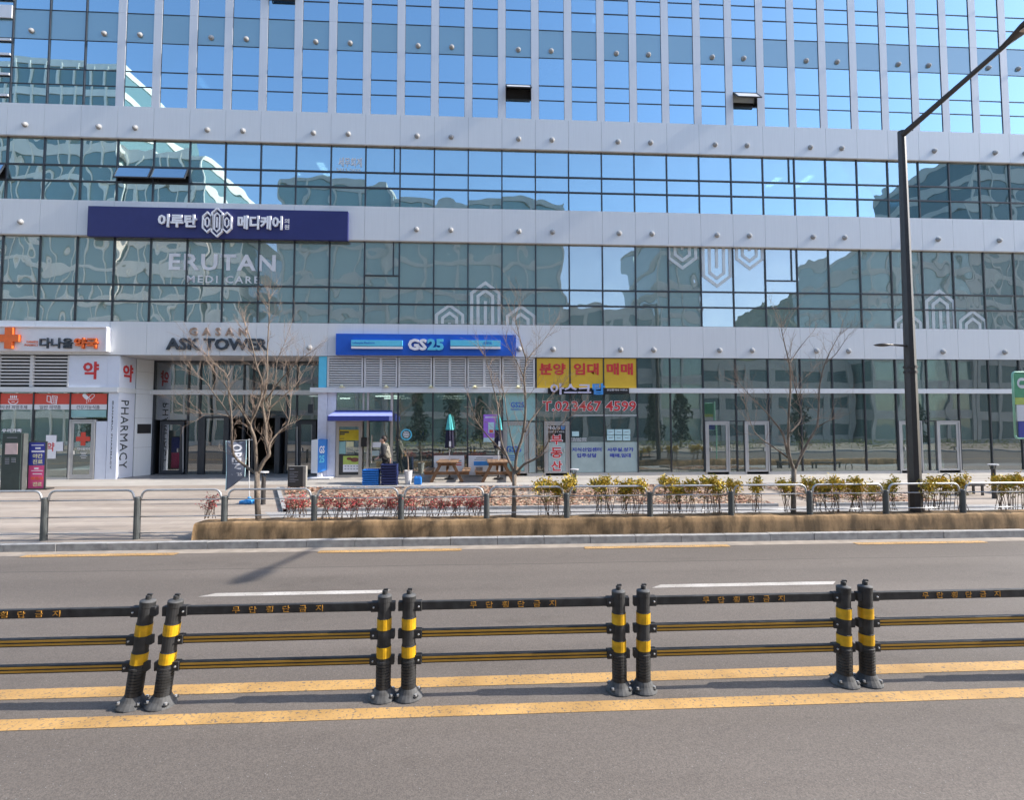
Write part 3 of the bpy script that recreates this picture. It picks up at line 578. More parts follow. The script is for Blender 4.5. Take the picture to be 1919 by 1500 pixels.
sbox('lintel', M['beige_frame'], B, xa, kx(-4), D+.1, D+.25, zt+.05, zt+.12)
# store interior: back wall, lamps
for x in (-8, -5, -2.2, .4): sbox('ceiling_lamp', M['lamp_panel'], B, x, x+1.3, D+2.2, D+2.32, 4.0, 4.04); sbox('ceiling_lamp', M['lamp_panel'], B, x, x+1.3, D+4.2, D+4.32, 4.0, 4.04)
sbox('store_ceiling', M['slab'], B, xRec1+.1, kx(0), D+.4, D+9, 4.1, 4.2)
# recessed lobby
sbox('soffit', M['pale_metal'], B, kx(-16)-.5, xRec1, D+.1, YR+.3, ZT-.001, ZT+.03)
gl = M['glass_lobby']
lx = [P(p, 800, YR).x for p in (288, 352, 374, 456, 474, 537, 556, 597)]
for i in range(7):
    gpane(lx[i], lx[i+1], zbar1, ZT, gl, YR, 'lobby_pane')
    if i not in (2, 3, 4): gpane(lx[i], lx[i+1], DT+.1 if i in (0, 6) else ZB, zbar0, gl, YR, 'lobby_pane')
for x in lx: gmull(x, ZB, zbar0, YR, .07); gmull(x, zbar1, ZT, YR, .07)
sbox('lobby_head', M['mullion'], B, lx[0], lx[-1], YR-.03, YR+.1, ZT-.1, ZT-.002)
gpane(lx[2], lx[5], 3.1, zbar0, gl, YR, 'lobby_pane'); sbox('lobby_portal', M['mullion'], B, lx[2], lx[5], YR-.04, YR+.4, 3.02, 3.1)
for a in (lx[2]+.04, P(420, 800, YR).x, P(516, 800, YR).x): sbox('lobby_portal', M['mullion'], B, a, a+.22, YR-.05, YR+.4, ZB, 3.02)
sbox('lobby_pane', gl, B, lx[2]+.28, P(420, 800, YR).x-.02, YR, YR+.02, ZB, 3.0)
door(P(302, 800, YR).x, P(346, 800, YR).x, YR, DT+.05, M['mullion'], gl, 1); door(lx[6]+.05, lx[7]-.1, YR, DT+.05, M['mullion'], gl, -1)
for px in (343, 557): MB().tube([P(px, 885, YR-.12), P(px, 800, YR-.12)], .02, 8).build('pull_handle', M['silver'], B)
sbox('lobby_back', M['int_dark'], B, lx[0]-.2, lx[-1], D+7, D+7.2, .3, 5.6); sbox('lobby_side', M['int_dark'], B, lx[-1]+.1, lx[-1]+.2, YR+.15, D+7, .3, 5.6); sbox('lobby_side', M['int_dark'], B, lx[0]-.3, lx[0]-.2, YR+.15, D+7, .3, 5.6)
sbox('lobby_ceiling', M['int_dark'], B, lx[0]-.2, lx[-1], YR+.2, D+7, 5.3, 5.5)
ptext('floor_number', '1', M['dark_letter'], B, 577, 586, 758, 775, YR-.012, depth=.006, bold=.02)
# pharmacy: front, chamfer and return wall
xc0 = P(251, 800, D+.9).x; yc0 = D+.9
xw1 = lx[0]
def slab(name, mt, a, b, th, z0, z1):      # upright panel between two plan points, thickness behind
    a, b = Vector((a[0], a[1], 0)), Vector((b[0], b[1], 0)); n = Vector((-(b-a).y, (b-a).x, 0)).normalized()*th
    return MB().hexa([a+Vector((0,0,z0)), b+Vector((0,0,z0)), b+n+Vector((0,0,z0)), a+n+Vector((0,0,z0))], [a+Vector((0,0,z1)), b+Vector((0,0,z1)), b+n+Vector((0,0,z1)), a+n+Vector((0,0,z1))]).build(name, mt, B)
xp = P(131, 700).x
slab('pharmacy_panel', M['pharm_panel'], (xi, D-.05), (xc0, yc0), .1, zbar1+.004, ZT-.01); slab('pharmacy_panel', M['pharm_panel'], (xi, D-.05), (xc0, yc0), .1, ZB, zbar0-.004)
slab('canopy_bar', M['white_panel'], (xi, D-.121), (xc0+.06, yc0-.05), .16, zbar0, zbar1)
zz = [ZB, 1.75, 3.0, zbar0, zbar1, 5.0, ZT-.01]
for i in range(6): slab('wall_panel', M['white_panel'], (xc0+.02, yc0+.02), (xw1-.04, YR+.02), .12, zz[i]+.004, zz[i+1]-.004)
slab('wall_backing', M['joint'], (xc0+.02, yc0+.08), (xw1-.04, YR+.08), .1, ZB, ZT-.02)
xq = P(203, 700).x
sbox('pharmacy_panel', M['pharm_panel'], B, xp, xq-.004, D-.05, D+.1, zbar1+.004, ZT-.01); sbox('pharmacy_panel', M['pharm_panel'], B, xq+.004, xi, D-.05, D+.1, zbar1+.004, ZT-.01)
xs = P(201, 800).x; xs0 = P(180, 850).x
sbox('pharmacy_panel', M['pharm_panel'], B, xs0, P(200, 850).x, D-.05, D+.1, ZB, P(190, 790).z); sbox('pharmacy_panel', M['pharm_panel'], B, P(201, 850).x, xi-.004, D-.048, D+.1, ZB, zbar0-.004)
for p0, p1 in ((-70, -2), (-2, 61), (61, 131)):
    x0, x1 = P(p0, 700).x, P(p1, 700).x
    lv = bpy.data.objects.new('louver', None); COL.objects.link(lv); lv.parent = B; ORG[lv.name] = org(B)
    MB().box(x0, x0+.06, D-.06, D+.03, zbar1+.02, ZT-.02).box(x1-.06, x1, D-.06, D+.03, zbar1+.02, ZT-.02).build('louver_frame', M['louver'], lv)
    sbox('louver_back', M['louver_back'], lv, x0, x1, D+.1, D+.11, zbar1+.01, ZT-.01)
    for j in range(9): z = zbar1+.1+j*.135; sbox('slat', M['louver'], lv, x0+.061, x1-.061, D-.04, D+.02, z, z+.06)
pxm = [-72, -2, 62, 131, 200]
for i in range(4):
    x0, x1 = P(pxm[i], 800).x, P(pxm[i+1], 800).x if i < 3 else xs0
    if i == 3:
        x1 = P(200.5, 790).x; gpane(x0, x1, DT+.15, zbar0); door(x0+.03, xs0-.03, zt=DT+.1, hs=-1)
        sbox('frosted_sheet', M['teal_film'], B, x0+.04, x1-.03, D-.016, D-.011, DT+.2, P(150, 768).z-.02)
    else: gpane(x0, x1, .62, zbar0)
    gmull(x0, ZB, zbar0)
    for q0, q1, mt in ((738, 758, 'red_band'), (758.3, 768, 'sign_white')): sbox('window_band', M[mt], B, x0+.03, x1-.02, D-.022, D-.010, P(100, q1).z, min(zbar0-.004, P(100, q0).z))
sbox('sill', M['silver'], B, P(-72, 800).x, P(131, 800).x, D-.05, D+.12, ZB-.02, ZB+.09)
for t in (.36, .70):
    c = Vector((xc0+.02+(xw1-.06-xc0)*t, yc0+.02+(YR-yc0)*t, 2.55)); o = sbox('notice_plate', M['black'], B, c.x-.16, c.x+.16, c.y-.03, c.y-.01, c.z-.2, c.z+.2); o.rotation_euler.z = math.atan2(YR-yc0, xw1-xc0-.06)
#PART3
# ================================================================ signs on the building
def px_root(name, px, py, Y, *a): return root(name, P(px, py, Y), *a)
YB = D-.10                                                 # band face
# navy clinic sign
s = px_root('clinic_sign', 407, 420, YB, 'long navy blue sign board with white Korean letters and hexagon emblem', 'sign')
pbox('sign_board', M['navy_sign'], s, 163, 652, 396, 442, YB-.16, YB-.002, YB-.16)
yf = YB-.16
ptext('lettering', '이루탄', M['white'], s, 297, 370, 403, 426, yf-.03, depth=.06, bold=.035)
ptext('lettering', '메디케어', M['white'], s, 446, 530, 406, 430, yf-.03, depth=.06, bold=.035)
ptext('lettering', '의', M['white'], s, 533, 542, 410, 419, yf-.006, depth=.01, bold=.012); ptext('lettering', '원', M['white'], s, 533, 542, 421, 430, yf-.006, depth=.01, bold=.012)
def hexring(m, cx, cz, hw, hh, cap, w, y0, y1): m.stroke([(cx-hw, cz-hh+cap), (cx, cz-hh), (cx+hw, cz-hh+cap), (cx+hw, cz+hh-cap), (cx, cz+hh), (cx-hw, cz+hh-cap)], w, y0, y1, True)
c = P(408.5, 418, yf); sc = 1/46.
m = MB(); y0, y1 = yf-.1, yf-.004
hexring(m, c.x, c.z, 9.5*sc, 27*sc, 9*sc, .055, y0, y1); hexring(m, c.x, c.z, 5*sc, 18*sc, 5*sc, .05, y0, y1); m.box(c.x-.025, c.x+.025, y0, y1, c.z-.22, c.z+.22)
for sg in (-1, 1):
    hexring(m, c.x+sg*18*sc, c.z, 8*sc, 19*sc, 8*sc, .055, y0, y1); hexring(m, c.x+sg*18*sc, c.z, 3.6*sc, 9*sc, 4*sc, .045, y0, y1)
m.build('emblem', M['white'], s)
# clinic lettering and frosted emblems on the second floor glass
s = px_root('window_lettering', 416, 505, D-.012, 'large white Latin clinic lettering on the second floor glass', 'lettering')
ptext('letters', 'ERUTAN', M['film_thick'], s, 316, 517, 478, 506, D-.012, depth=.004, bold=.025, space=1.15); ptext('letters', 'MEDI CARE', M['film_thick'], s, 350, 486, 518, 530, D-.012, depth=.004, bold=.012, space=1.3)
s = px_root('window_lettering', 652, 305, D-.012, 'small white Korean lettering on a third floor pane', 'lettering')
ptext('letters', '세무회계', M['film_thick'], s, 634, 678, 296, 312, D-.012, depth=.004, bold=.02); ptext('letters', '3453-3600', M['film'], s, 630, 676, 316, 322, D-.012, depth=.004, bold=.01)
def house(m, p0, p1, ptop, pbot, inv=False, inner=2):
    a = P(p0, pbot); b = P(p1, ptop); cx = (a.x+b.x)/2; hw = (b.x-a.x)/2; zb, zt = (a.z, b.z) if not inv else (b.z, a.z); sg = 1 if not inv else -1
    y0, y1 = D-.016, D-.010; w = hw*.20
    for i in range(inner+1):
        h = hw-w/2-i*w*2.1
        if h < w*.4: break
        top = zt-sg*(w*.7+i*w*2.6); m.stroke([(cx-h, zb), (cx-h, top-sg*h*.75), (cx, top), (cx+h, top-sg*h*.75), (cx+h, zb)], w, y0, y1)
    m.box(cx-w/2, cx+w/2, y0, y1, min(zb, zt-sg*hw*1.35), max(zb, zt-sg*hw*1.35))
for nm, lst, inv in (('pale house shaped film emblem low on the second floor glass above the shop sign', ((815, 870, 569, 607), (881, 938, 527, 608), (948, 1004, 571, 609)), False),
                     ('pale inverted house shaped film emblem hanging from the top of the second floor glass', ((1251, 1306, 464, 506), (1316, 1370, 465, 540), (1378, 1431, 466, 507)), True),
                     ('pale house shaped film emblem low on the second floor glass behind the street lamp', ((1675, 1726, 583, 617), (1735, 1788, 542, 617), (1797, 1848, 580, 618)), False)):
    m = MB()
    for q in lst: house(m, *q, inv=inv)
    r_ = px_root('film_emblem', (lst[1][0]+lst[1][1])/2, lst[1][3], D-.012, nm.replace('emblem', 'emblems') , 'film'); m.build('film', M['film'], r_)
# pharmacy sign
s = px_root('pharmacy_sign', 100, 640, YB, 'white pharmacy sign board with orange cross and dark and orange Korean letters', 'sign')
pbox('sign_board', M['sign_white'], s, -90, 200, 615, 657, YB-.18, YB-.002, YB-.18)
yf = YB-.18; a = P(-90, 657, yf); b = P(200, 615, yf)
MB().box(a.x, b.x+.04, yf-.06, YB-.003, b.z+.002, b.z+.05).box(b.x+.002, b.x+.05, yf-.06, YB-.003, a.z, b.z).build('sign_rim', M['white'], s)
m = MB(); c = P(21, 635, yf); m.box(c.x-.42, c.x+.38, yf-.12, yf-.004, c.z-.13, c.z+.15).box(c.x-.15, c.x+.14, yf-.122, yf-.005, c.z+.15, c.z+.43).box(c.x-.15, c.x+.14, yf-.122, yf-.005, c.z-.41, c.z-.13); m.build('cross', M['orange'], s)
ptext('lettering', '다나을', M['dark_letter'], s, 75, 138, 634, 653, yf-.004, depth=.05, bold=.02); ptext('lettering', '약국', M['orange'], s, 141, 186, 634, 654, yf-.004, depth=.1, bold=.035)
ptext('lettering', 'DANAEUL', M['orange'], s, 50, 72, 639, 643, yf-.004, depth=.006, bold=.01); ptext('lettering', 'PHARMACY', M['orange'], s, 46, 72, 645, 649, yf-.004, depth=.006, bold=.01)
s = px_root('pharmacy_lettering', 170, 690, D-.06, 'red Korean word for medicine on the white pharmacy panel facing the road', 'lettering'); ptext('letters', '약', M['red'], s, 155, 186, 678, 711, D-.052, depth=.01, bold=.03)
# lettering on the chamfer
dirv = Vector((xc0-xi, yc0-D+.05, 0)); L = dirv.length; dirv.normalize(); nrm = Vector((dirv.y, -dirv.x, 0))
def cham(X, Y, Zz): return Vector((xi, D-.05, 0))+dirv*X+nrm*(.004-(Y-0))+Vector((0, 0, Zz))
s = px_root('pharmacy_lettering', 225, 800, D+.4, 'dark and red lettering on the angled pharmacy corner panel', 'lettering')
text('letters', '약', M['red'], s, L*.2, L*.82, 4.5, 5.22, 0, depth=.01, bold=.03, axis=cham)
text('letters', 'PHARMACY', M['dark_letter'], s, L*.16, L*.62, .93, 3.72, 0, depth=.01, bold=0, roll=90, axis=cham, space=1.15)
s = px_root('pharmacy_lettering', 207, 800, D-.06, 'dark thin vertical lettering on the narrow pharmacy front panel', 'lettering')
ptext('letters', 'DANAEUL PHARMACY', M['dark_letter'], s, 206, 213, 752, 880, D-.052, depth=.006, bold=.012, roll=90, space=1.1)
for t, a, b in (('·의원 처방조제', -3, 51), ('일반 의약품', 74, 114), ('건강기능식품', 143, 187)):
    s = px_root('window_lettering', (a+b)/2, 763, D-.022, {'·': 'prescription', '일': 'general medicine', '건': 'health food'}[t[0]]+' lettering in grey Korean under the red pharmacy band', 'lettering'); [ptext('letters', w_, M['dark_letter'], s, a+(b-a)*q0, a+(b-a)*q1, 760, 767, D-.0225, depth=.004, bold=.004) for w_, q0, q1 in ([(t, 0, 1)] if ' ' not in t else [(t.split()[0], 0, .4), (t.split()[1], .46, 1)])]
# pictograms on the red band
m = MB(); c = P(25, 748, D-.025); y0, y1 = D-.028, D-.0225
m.stroke([(c.x+.2*math.cos(R(200+i*14)), c.z-.02+.2*math.sin(R(200+i*14))) for i in range(11)], .03, y0, y1); m.stroke([(c.x-.19, c.z-.02), (c.x+.19, c.z-.02)], .03, y0, y1); m.stroke([(c.x-.06, c.z-.12), (c.x+.06, c.z-.12)], .03, y0, y1)
for i in range(4): m.box(c.x-.12+i*.07, c.x-.08+i*.07, y0, y1, c.z+.03, c.z+.14)
s = px_root('pictogram', 25, 748, D-.025, 'white mortar pictogram on the red pharmacy band', 'pictogram'); m.build('icon', M['white'], s)
m = MB(); c = P(98, 748, D-.025)
m.stroke([(c.x-.03, c.z-.17), (c.x+.16, c.z-.2), (c.x+.19, c.z+.1), (c.x, c.z+.13)], .025, y0, y1, True); m.stroke([(c.x-.2, c.z-.1), (c.x-.07, c.z-.14), (c.x-.07, c.z+.1), (c.x-.2, c.z+.13)], .025, y0, y1, True)
for i in range(3): m.box(c.x+.03, c.x+.08, y0, y1, c.z-.13+i*.08, c.z-.09+i*.08); m.box(c.x+.1, c.x+.15, y0, y1, c.z-.14+i*.08, c.z-.10+i*.08)
s = px_root('pictogram', 98, 748, D-.025, 'white pill box pictogram on the red pharmacy band', 'pictogram'); m.build('icon', M['white'], s)
m = MB(); c = P(166, 745, D-.025)
def capsule(cx, cz, a, l, r): u = Vector((math.cos(a), math.sin(a))); n = Vector((-u.y, u.x)); return [(cx+u.x*s_*l+(u.x*math.cos(t)+n.x*math.sin(t))*r, cz+u.y*s_*l+(u.y*math.cos(t)+n.y*math.sin(t))*r) for s_, ts in ((1, [-1.57+.52*i for i in range(7)]), (-1, [1.57+.52*i for i in range(7)])) for t in ts]
m.prism(capsule(c.x-.12, c.z+.03, R(135), .06, .075), y0, y1); m.stroke(capsule(c.x+.12, c.z+.03, R(45), .06, .065), .02, y0, y1, True)
for i in range(7): m.box(c.x-.08+(i % 3)*.07, c.x-.05+(i % 3)*.07, y0, y1, c.z-.12-(i//3)*.06, c.z-.09-(i//3)*.06)
s = px_root('pictogram', 166, 745, D-.025, 'white capsules pictogram on the red pharmacy band', 'pictogram'); m.build('icon', M['white'], s)
# white cross sticker and door cross
m = MB(); c = P(96, 838); h = .26
s = px_root('window_sticker', 96, 838, D-.01, 'white rounded cross sticker with red letter on the pharmacy window', 'sticker')
m.box(c.x-.20, c.x+.20, D-.02, D-.012, c.z-.47, c.z+.47).box(c.x-.47, c.x-.2, D-.02, D-.0121, c.z-.17, c.z+.2).box(c.x+.2, c.x+.47, D-.02, D-.0121, c.z-.17, c.z+.2); m.build('cross', M['white'], s, bevel=.003); text('letters', '약', M['red'], s, c.x-.14, c.x+.14, c.z-.18, c.z+.18, D-.021, depth=.004, bold=.02)
m = MB(); c = P(157, 823); s = px_root('window_sticker', 157, 823, D-.03, 'red cross with white lettering below on the pharmacy door glass', 'sticker')
m.box(c.x-.09, c.x+.09, D-.04, D-.034, c.z-.27, c.z+.27).box(c.x-.27, c.x-.09, D-.04, D-.034, c.z-.09, c.z+.09).box(c.x+.09, c.x+.27, D-.04, D-.034, c.z-.09, c.z+.09); m.build('cross', M['red_band'], s); ptext('letters', '다나을약국', M['white'], s, 145, 169, 839, 844, D-.036, depth=.004, bold=.012)
for i in range(4): pbox('print_line', M['white'], s, 150+i % 2*2, 163-i % 2*2, 848+i*3.4, 849+i*3.4, D-.04, D-.036)
# tower name
s = px_root('building_name', 407, 640, YB, 'building name in charcoal and bronze letters above the entrance', 'lettering')
ptext('letters', 'GASAN', M['bronze_letter'], s, 355, 463, 615, 629, YB-.012, depth=.05, bold=.02, space=1.8); ptext('letters', 'ASK TOWER', M['dark_letter'], s, 312, 503, 635, 656, YB-.012, depth=.06, bold=.03)
# convenience store sign
s = px_root('store_sign', 798, 648, YB, 'blue store sign board with white and cyan letters between cyan strips', 'sign')
pbox('sign_board', M['gs_blue'], s, 629, 967, 628, 665, YB-.2, YB-.002, YB-.2); yf = YB-.2
for a, b in ((658, 754), (844, 938)):
    pbox('cyan_strip', M['gs_cyan'], s, a, b, 638, 648.5, yf-.12, yf-.003, yf-.12); pbox('white_strip', M['white'], s, a, b, 650.2, 653.2, yf-.12, yf-.003, yf-.12)
for a, b, t in ((661, 702, 'Lifestyle Platform'), (906, 922, 'GS RETAIL')): ptext('lettering', t, M['gs_blue'], s, a, b, 640.8, 645.5, yf-.121, depth=.004, bold=.008)
ptext('lettering', 'GS', M['white'], s, 765, 800, 636, 657, yf-.02, depth=.1, bold=.045); ptext('lettering', '25', M['gs_cyan'], s, 801, 832, 636, 657, yf-.02, depth=.1, bold=.045)
# spot lamps on the canopy bar
for px in (641, 724, 808, 890, 971):
    c = P(px, 733, D-.16); r_ = root('canopy_spot', (c.x, D-.16, zbar1), 'small beige spot lamp on the canopy bar of the blue sign store', 'lamp', 'spot lamps on the store canopy'); MB().box(c.x-.11, c.x+.11, D-.22, D-.1, zbar1+.002, zbar1+.03).tube([(c.x, D-.2, zbar1+.03), (c.x, D-.24, zbar1+.07)], [.05, .06], 10).build('lamp_body', M['cream'], r_)
# frosted door lettering
s = px_root('window_lettering', 970, 760, D-.02, 'blue letters with fine print on teal film of the store side door', 'lettering'); ptext('letters', 'GS25', M['gs_blue'], s, 957, 982, 754, 764, D-.018, depth=.004, bold=.02); pbox('print_line', M['gs_blue'], s, 957, 980, 767, 768.5, D-.022, D-.018)
ptext('letters', 'GS25', M['gs_blue'], s, 949, 977, 836, 848, D-.052, depth=.004, bold=.02)
for i in range(3): pbox('print_line', M['gs_blue'], s, 950, 972-i*4, 854+i*4, 855.3+i*4, D-.056, D-.052)
# round sticker, purple poster
c = P(761.5, 815); s = px_root('window_sticker', 761, 815, D-.01, 'round cyan ring sticker on the store window', 'sticker'); m = MB()
m.stroke([(c.x+.21*math.cos(R(i*15)), c.z+.21*math.sin(R(i*15))) for i in range(24)], .055, D-.02, D-.012, True); m.build('ring', M['gs_cyan'], s)
m = MB()
for i in range(4): m.box(c.x-.13+(.04 if i in (0, 3) else 0), c.x+.13-(.04 if i in (0, 3) else 0), D-.019, D-.012, c.z+.09-i*.07, c.z+.13-i*.07)
m.build('print_line', M['white'], s)
s = px_root('window_poster', 920, 803, D-.01, 'purple poster with a pale bottle shape on the store window', 'poster'); pbox('sheet', M['poster_purple'], s, 906, 935, 777, 829, D-.02, D-.012); pbox('caption', M['lav_letter'], s, 909, 932, 781, 784, D-.024, D-.0205); pbox('bottle', M['cyan_edge'], s, 915, 926, 792, 812, D-.024, D-.0205); pbox('bottle_spot', M['red_band'], s, 917, 924, 806, 811, D-.028, D-.0245); pbox('foot', M['cyan_edge'], s, 906, 935, 821, 829, D-.024, D-.0205)
# awning over the store door
aw = px_root('awning', 675, 785, D, 'navy and pale blue sloping fabric awning over the store door', 'awning')
za, zb_, zc_ = P(675, 772).z, P(675, 779, D-.5).z, P(675, 789, D-.9).z
x0, x1 = P(627, 780).x, P(736, 780).x; f0, f1 = P(614, 785, D-.95).x, P(735, 785, D-.95).x
zl = P(675, 780, D-.95).z; zl0 = P(675, 789, D-.95).z
MB().hexa([(f0, D-.95, zl-.02), (f1, D-.95, zl-.02), (x1, D-.07, za-.02), (x0, D-.07, za-.02)], [(f0, D-.95, zl), (f1, D-.95, zl), (x1, D-.07, za), (x0, D-.07, za)]).build('canopy_cloth', M['awning_pale'], aw)
MB().box(f0, f1-.12, D-.97, D-.951, zl0, zl).build('valance', M['awning'], aw); MB().box(f1-.12, f1, D-.97, D-.951, zl0-.004, zl).build('valance_end', M['awning_pale'], aw)
MB().add([(f1+.003, D-.95, zl0), (f1+.003, D-.95, zl), (x1+.003, D-.07, za), (x1+.003, D-.07, zl0)], [(0, 1, 2, 3)]).add([(f0-.003, D-.95, zl0), (f0-.003, D-.95, zl), (x0-.003, D-.07, za), (x0-.003, D-.07, zl0)], [(3, 2, 1, 0)]).build('side_cloth', M['awning'], aw)
MB().box(x0+.02, x1-.02, D-.1, D-.072, za+.004, za+.05).build('mount_bar', M['awning'], aw)
# realtor signs
s = px_root('realtor_sign', 1100, 700, D-.02, 'three yellow window panels with red Korean letters above the estate agent', 'sign')
for k, t, a, b in ((0, '분양', 1011, 1060), (1, '임대', 1075, 1122), (2, '매매', 1137, 1186)):
    sbox('yellow_panel', M['yellow_sign'], s, kx(k)+.03, kx(k+1)-.03, D-.026, D-.012, zbar1+.01, ZT-.02); ptext('lettering', t, M['red'], s, a, b, 681, 703, D-.0265, depth=.01, bold=.035)
s = px_root('estate_agent_sign', 1105, 732, D-.2, 'lavender and blue raised Korean letters on a black bar at the canopy', 'sign')
pbox('sign_bar', M['black'], s, 1027, 1179, 727.5, 738, D-.22, D-.161, D-.22); ptext('lettering', '아스크', M['lav_letter'], s, 1031, 1107, 719, 740, D-.221, depth=.08, bold=.025); ptext('lettering', '탑', M['sky_letter'], s, 1110, 1133, 719, 740, D-.221, depth=.08, bold=.03)
ptext('lettering', '공인중개사 사무소', M['white'], s, 1137, 1176, 729.5, 733, D-.221, depth=.004, bold=.012)
s = px_root('phone_number', 1105, 762, D-.02, 'red outlined telephone number across the estate agent windows', 'lettering')
for t, a, b in (('T.02', 1017, 1067), ('3467', 1072, 1127), ('4599', 1135, 1192)):
    ptext('outline', t, M['white'], s, a-.9, b+.9, 751.2, 771.8, D-.012, depth=.003, bold=.05); ptext('lettering', t, M['red'], s, a, b, 752, 771, D-.0155, depth=.004, bold=.02)
s = px_root('door_lettering', 1043, 840, D-.03, 'red vertical Korean letters with white outline on the estate agent door', 'lettering')
sbox('frosted_sheet', M['frost'], s, kx(1)-.95, kx(1)-.22, D-.052, D-.047, ZB+.21, P(1043, 830).z); sbox('dark_sheet', M['black'], s, kx(1)-.95, kx(1)-.22, D-.052, D-.047, P(1043, 829.6).z, DT-.17)
for t, a, b in (('부', 815, 834), ('동', 839, 859), ('산', 864, 883)):
    ptext('outline', t, M['white'], s, 1031.5, 1054.5, a-.8, b+.8, D-.053, depth=.003, bold=.06); ptext('lettering', t, M['red'], s, 1032.5, 1053.5, a, b, D-.0565, depth=.004, bold=.025)
ptext('lettering', '아스크', M['white'], s, 1026.5, 1049, 798.5, 805.5, D-.053, depth=.004, bold=.03); ptext('lettering', '탑', M['sky_letter'], s, 1051, 1059, 798.5, 805.5, D-.053, depth=.004, bold=.03); ptext('lettering', '공인중개사 사무소', M['white'], s, 1027, 1058, 808, 811.5, D-.053, depth=.004, bold=.005)
for nm, rows in (('blue Korean industry centre lettering on the estate agent window', (('지식산업센터', 1072, 1127, 839, 847), ('입주상담', 1081, 1118, 850, 858))), ('blue Korean office and shop lettering on the estate agent window', (('사무실.상가', 1138, 1187, 839, 847), ('매매.임대', 1143, 1182, 850, 858)))):
    s = px_root('window_lettering', rows[0][1], 850, D-.014, nm, 'lettering')
    for t, a, b, q0, q1 in rows: ptext('letters', t, M['blue_letter'], s, a, b, q0, q1, D-.012, depth=.004, bold=.03)
s = px_root('window_lettering', 1085, 824, D-.014, 'two small white phone lines on the estate agent window', 'lettering')
for i, t in enumerate(('T.02-3467-4599', 'H.010-3258-3730')): ptext('letters', t, M['white'], s, 1070, 1099, 821+i*3.6, 824+i*3.6, D-.012, depth=.004, bold=.01)
s = px_root('window_notice', 1078, 814, D-.014, 'single pale green notice on the estate agent window', 'notice'); pbox('sheet', M['cyan_edge'], s, 1072, 1085, 809, 818, D-.018, D-.012)
for j in range(2):
    for i in range(3):
        s = px_root('window_notice', 1144+i*15, 811+j*11, D-.014, 'pale blue notice in a block of six on the estate agent window', 'notice', 'six notices on the estate agent window'); pbox('sheet', M['cyan_edge'], s, 1137.5+i*15, 1151+i*15, 805+j*11, 815+j*11, D-.018, D-.012); pbox('print_line', M['text_grey'], s, 1141+i*15, 1148+i*15, 809.5+j*11, 810.6+j*11, D-.021, D-.0185)
for k in (1, 2): sbox('frosted_sheet', M['frost'], B, kx(k)+.03, kx(k+1)-.03, D-.010, D-.006, .67, 1.95); sbox('frost_edge', M['film_thick'], B, kx(k)+.03, kx(k+1)-.03, D-.010, D-.006, 3.07, 3.1)
# store shelving seen through the windows
rs = random.Random(11)
for i, (x0, x1, yy) in enumerate(((-3.5, -.9, D+1.5), (-.7, .6, D+1.5), (-3.6, .5, D+3.4))):
    sh = root('store_shelf', ((x0+x1)/2, yy, .54), ('long white store shelf of packaged goods near the window', 'short white store shelf of packaged goods near the window', 'rear wide store shelf of packaged goods')[i], 'shelf')
    m = MB().box(x0, x1, yy+.4, yy+.44, .54, 2.5)
    for z in (.6, 1.0, 1.4, 1.8, 2.2): m.box(x0, x1, yy, yy+.399, z, z+.03)
    m.build('rack', M['sign_white'], sh)
    for pm in PROD:
        m = MB()
        for z in (.631, 1.031, 1.431, 1.831, 2.231):
            x = x0+.02+rs.random()*.3
            while x < x1-.15:
                w = rs.uniform(.06, .16)
                if rs.random() < .3 and x+w < x1: m.box(x, x+w, yy+.05+PROD.index(pm)*.004, yy+.3, z, z+rs.uniform(.12, .27))
                x += w+rs.uniform(.1, .35)
        tag(m.build('packaged_goods', pm, sh), kind='stuff')

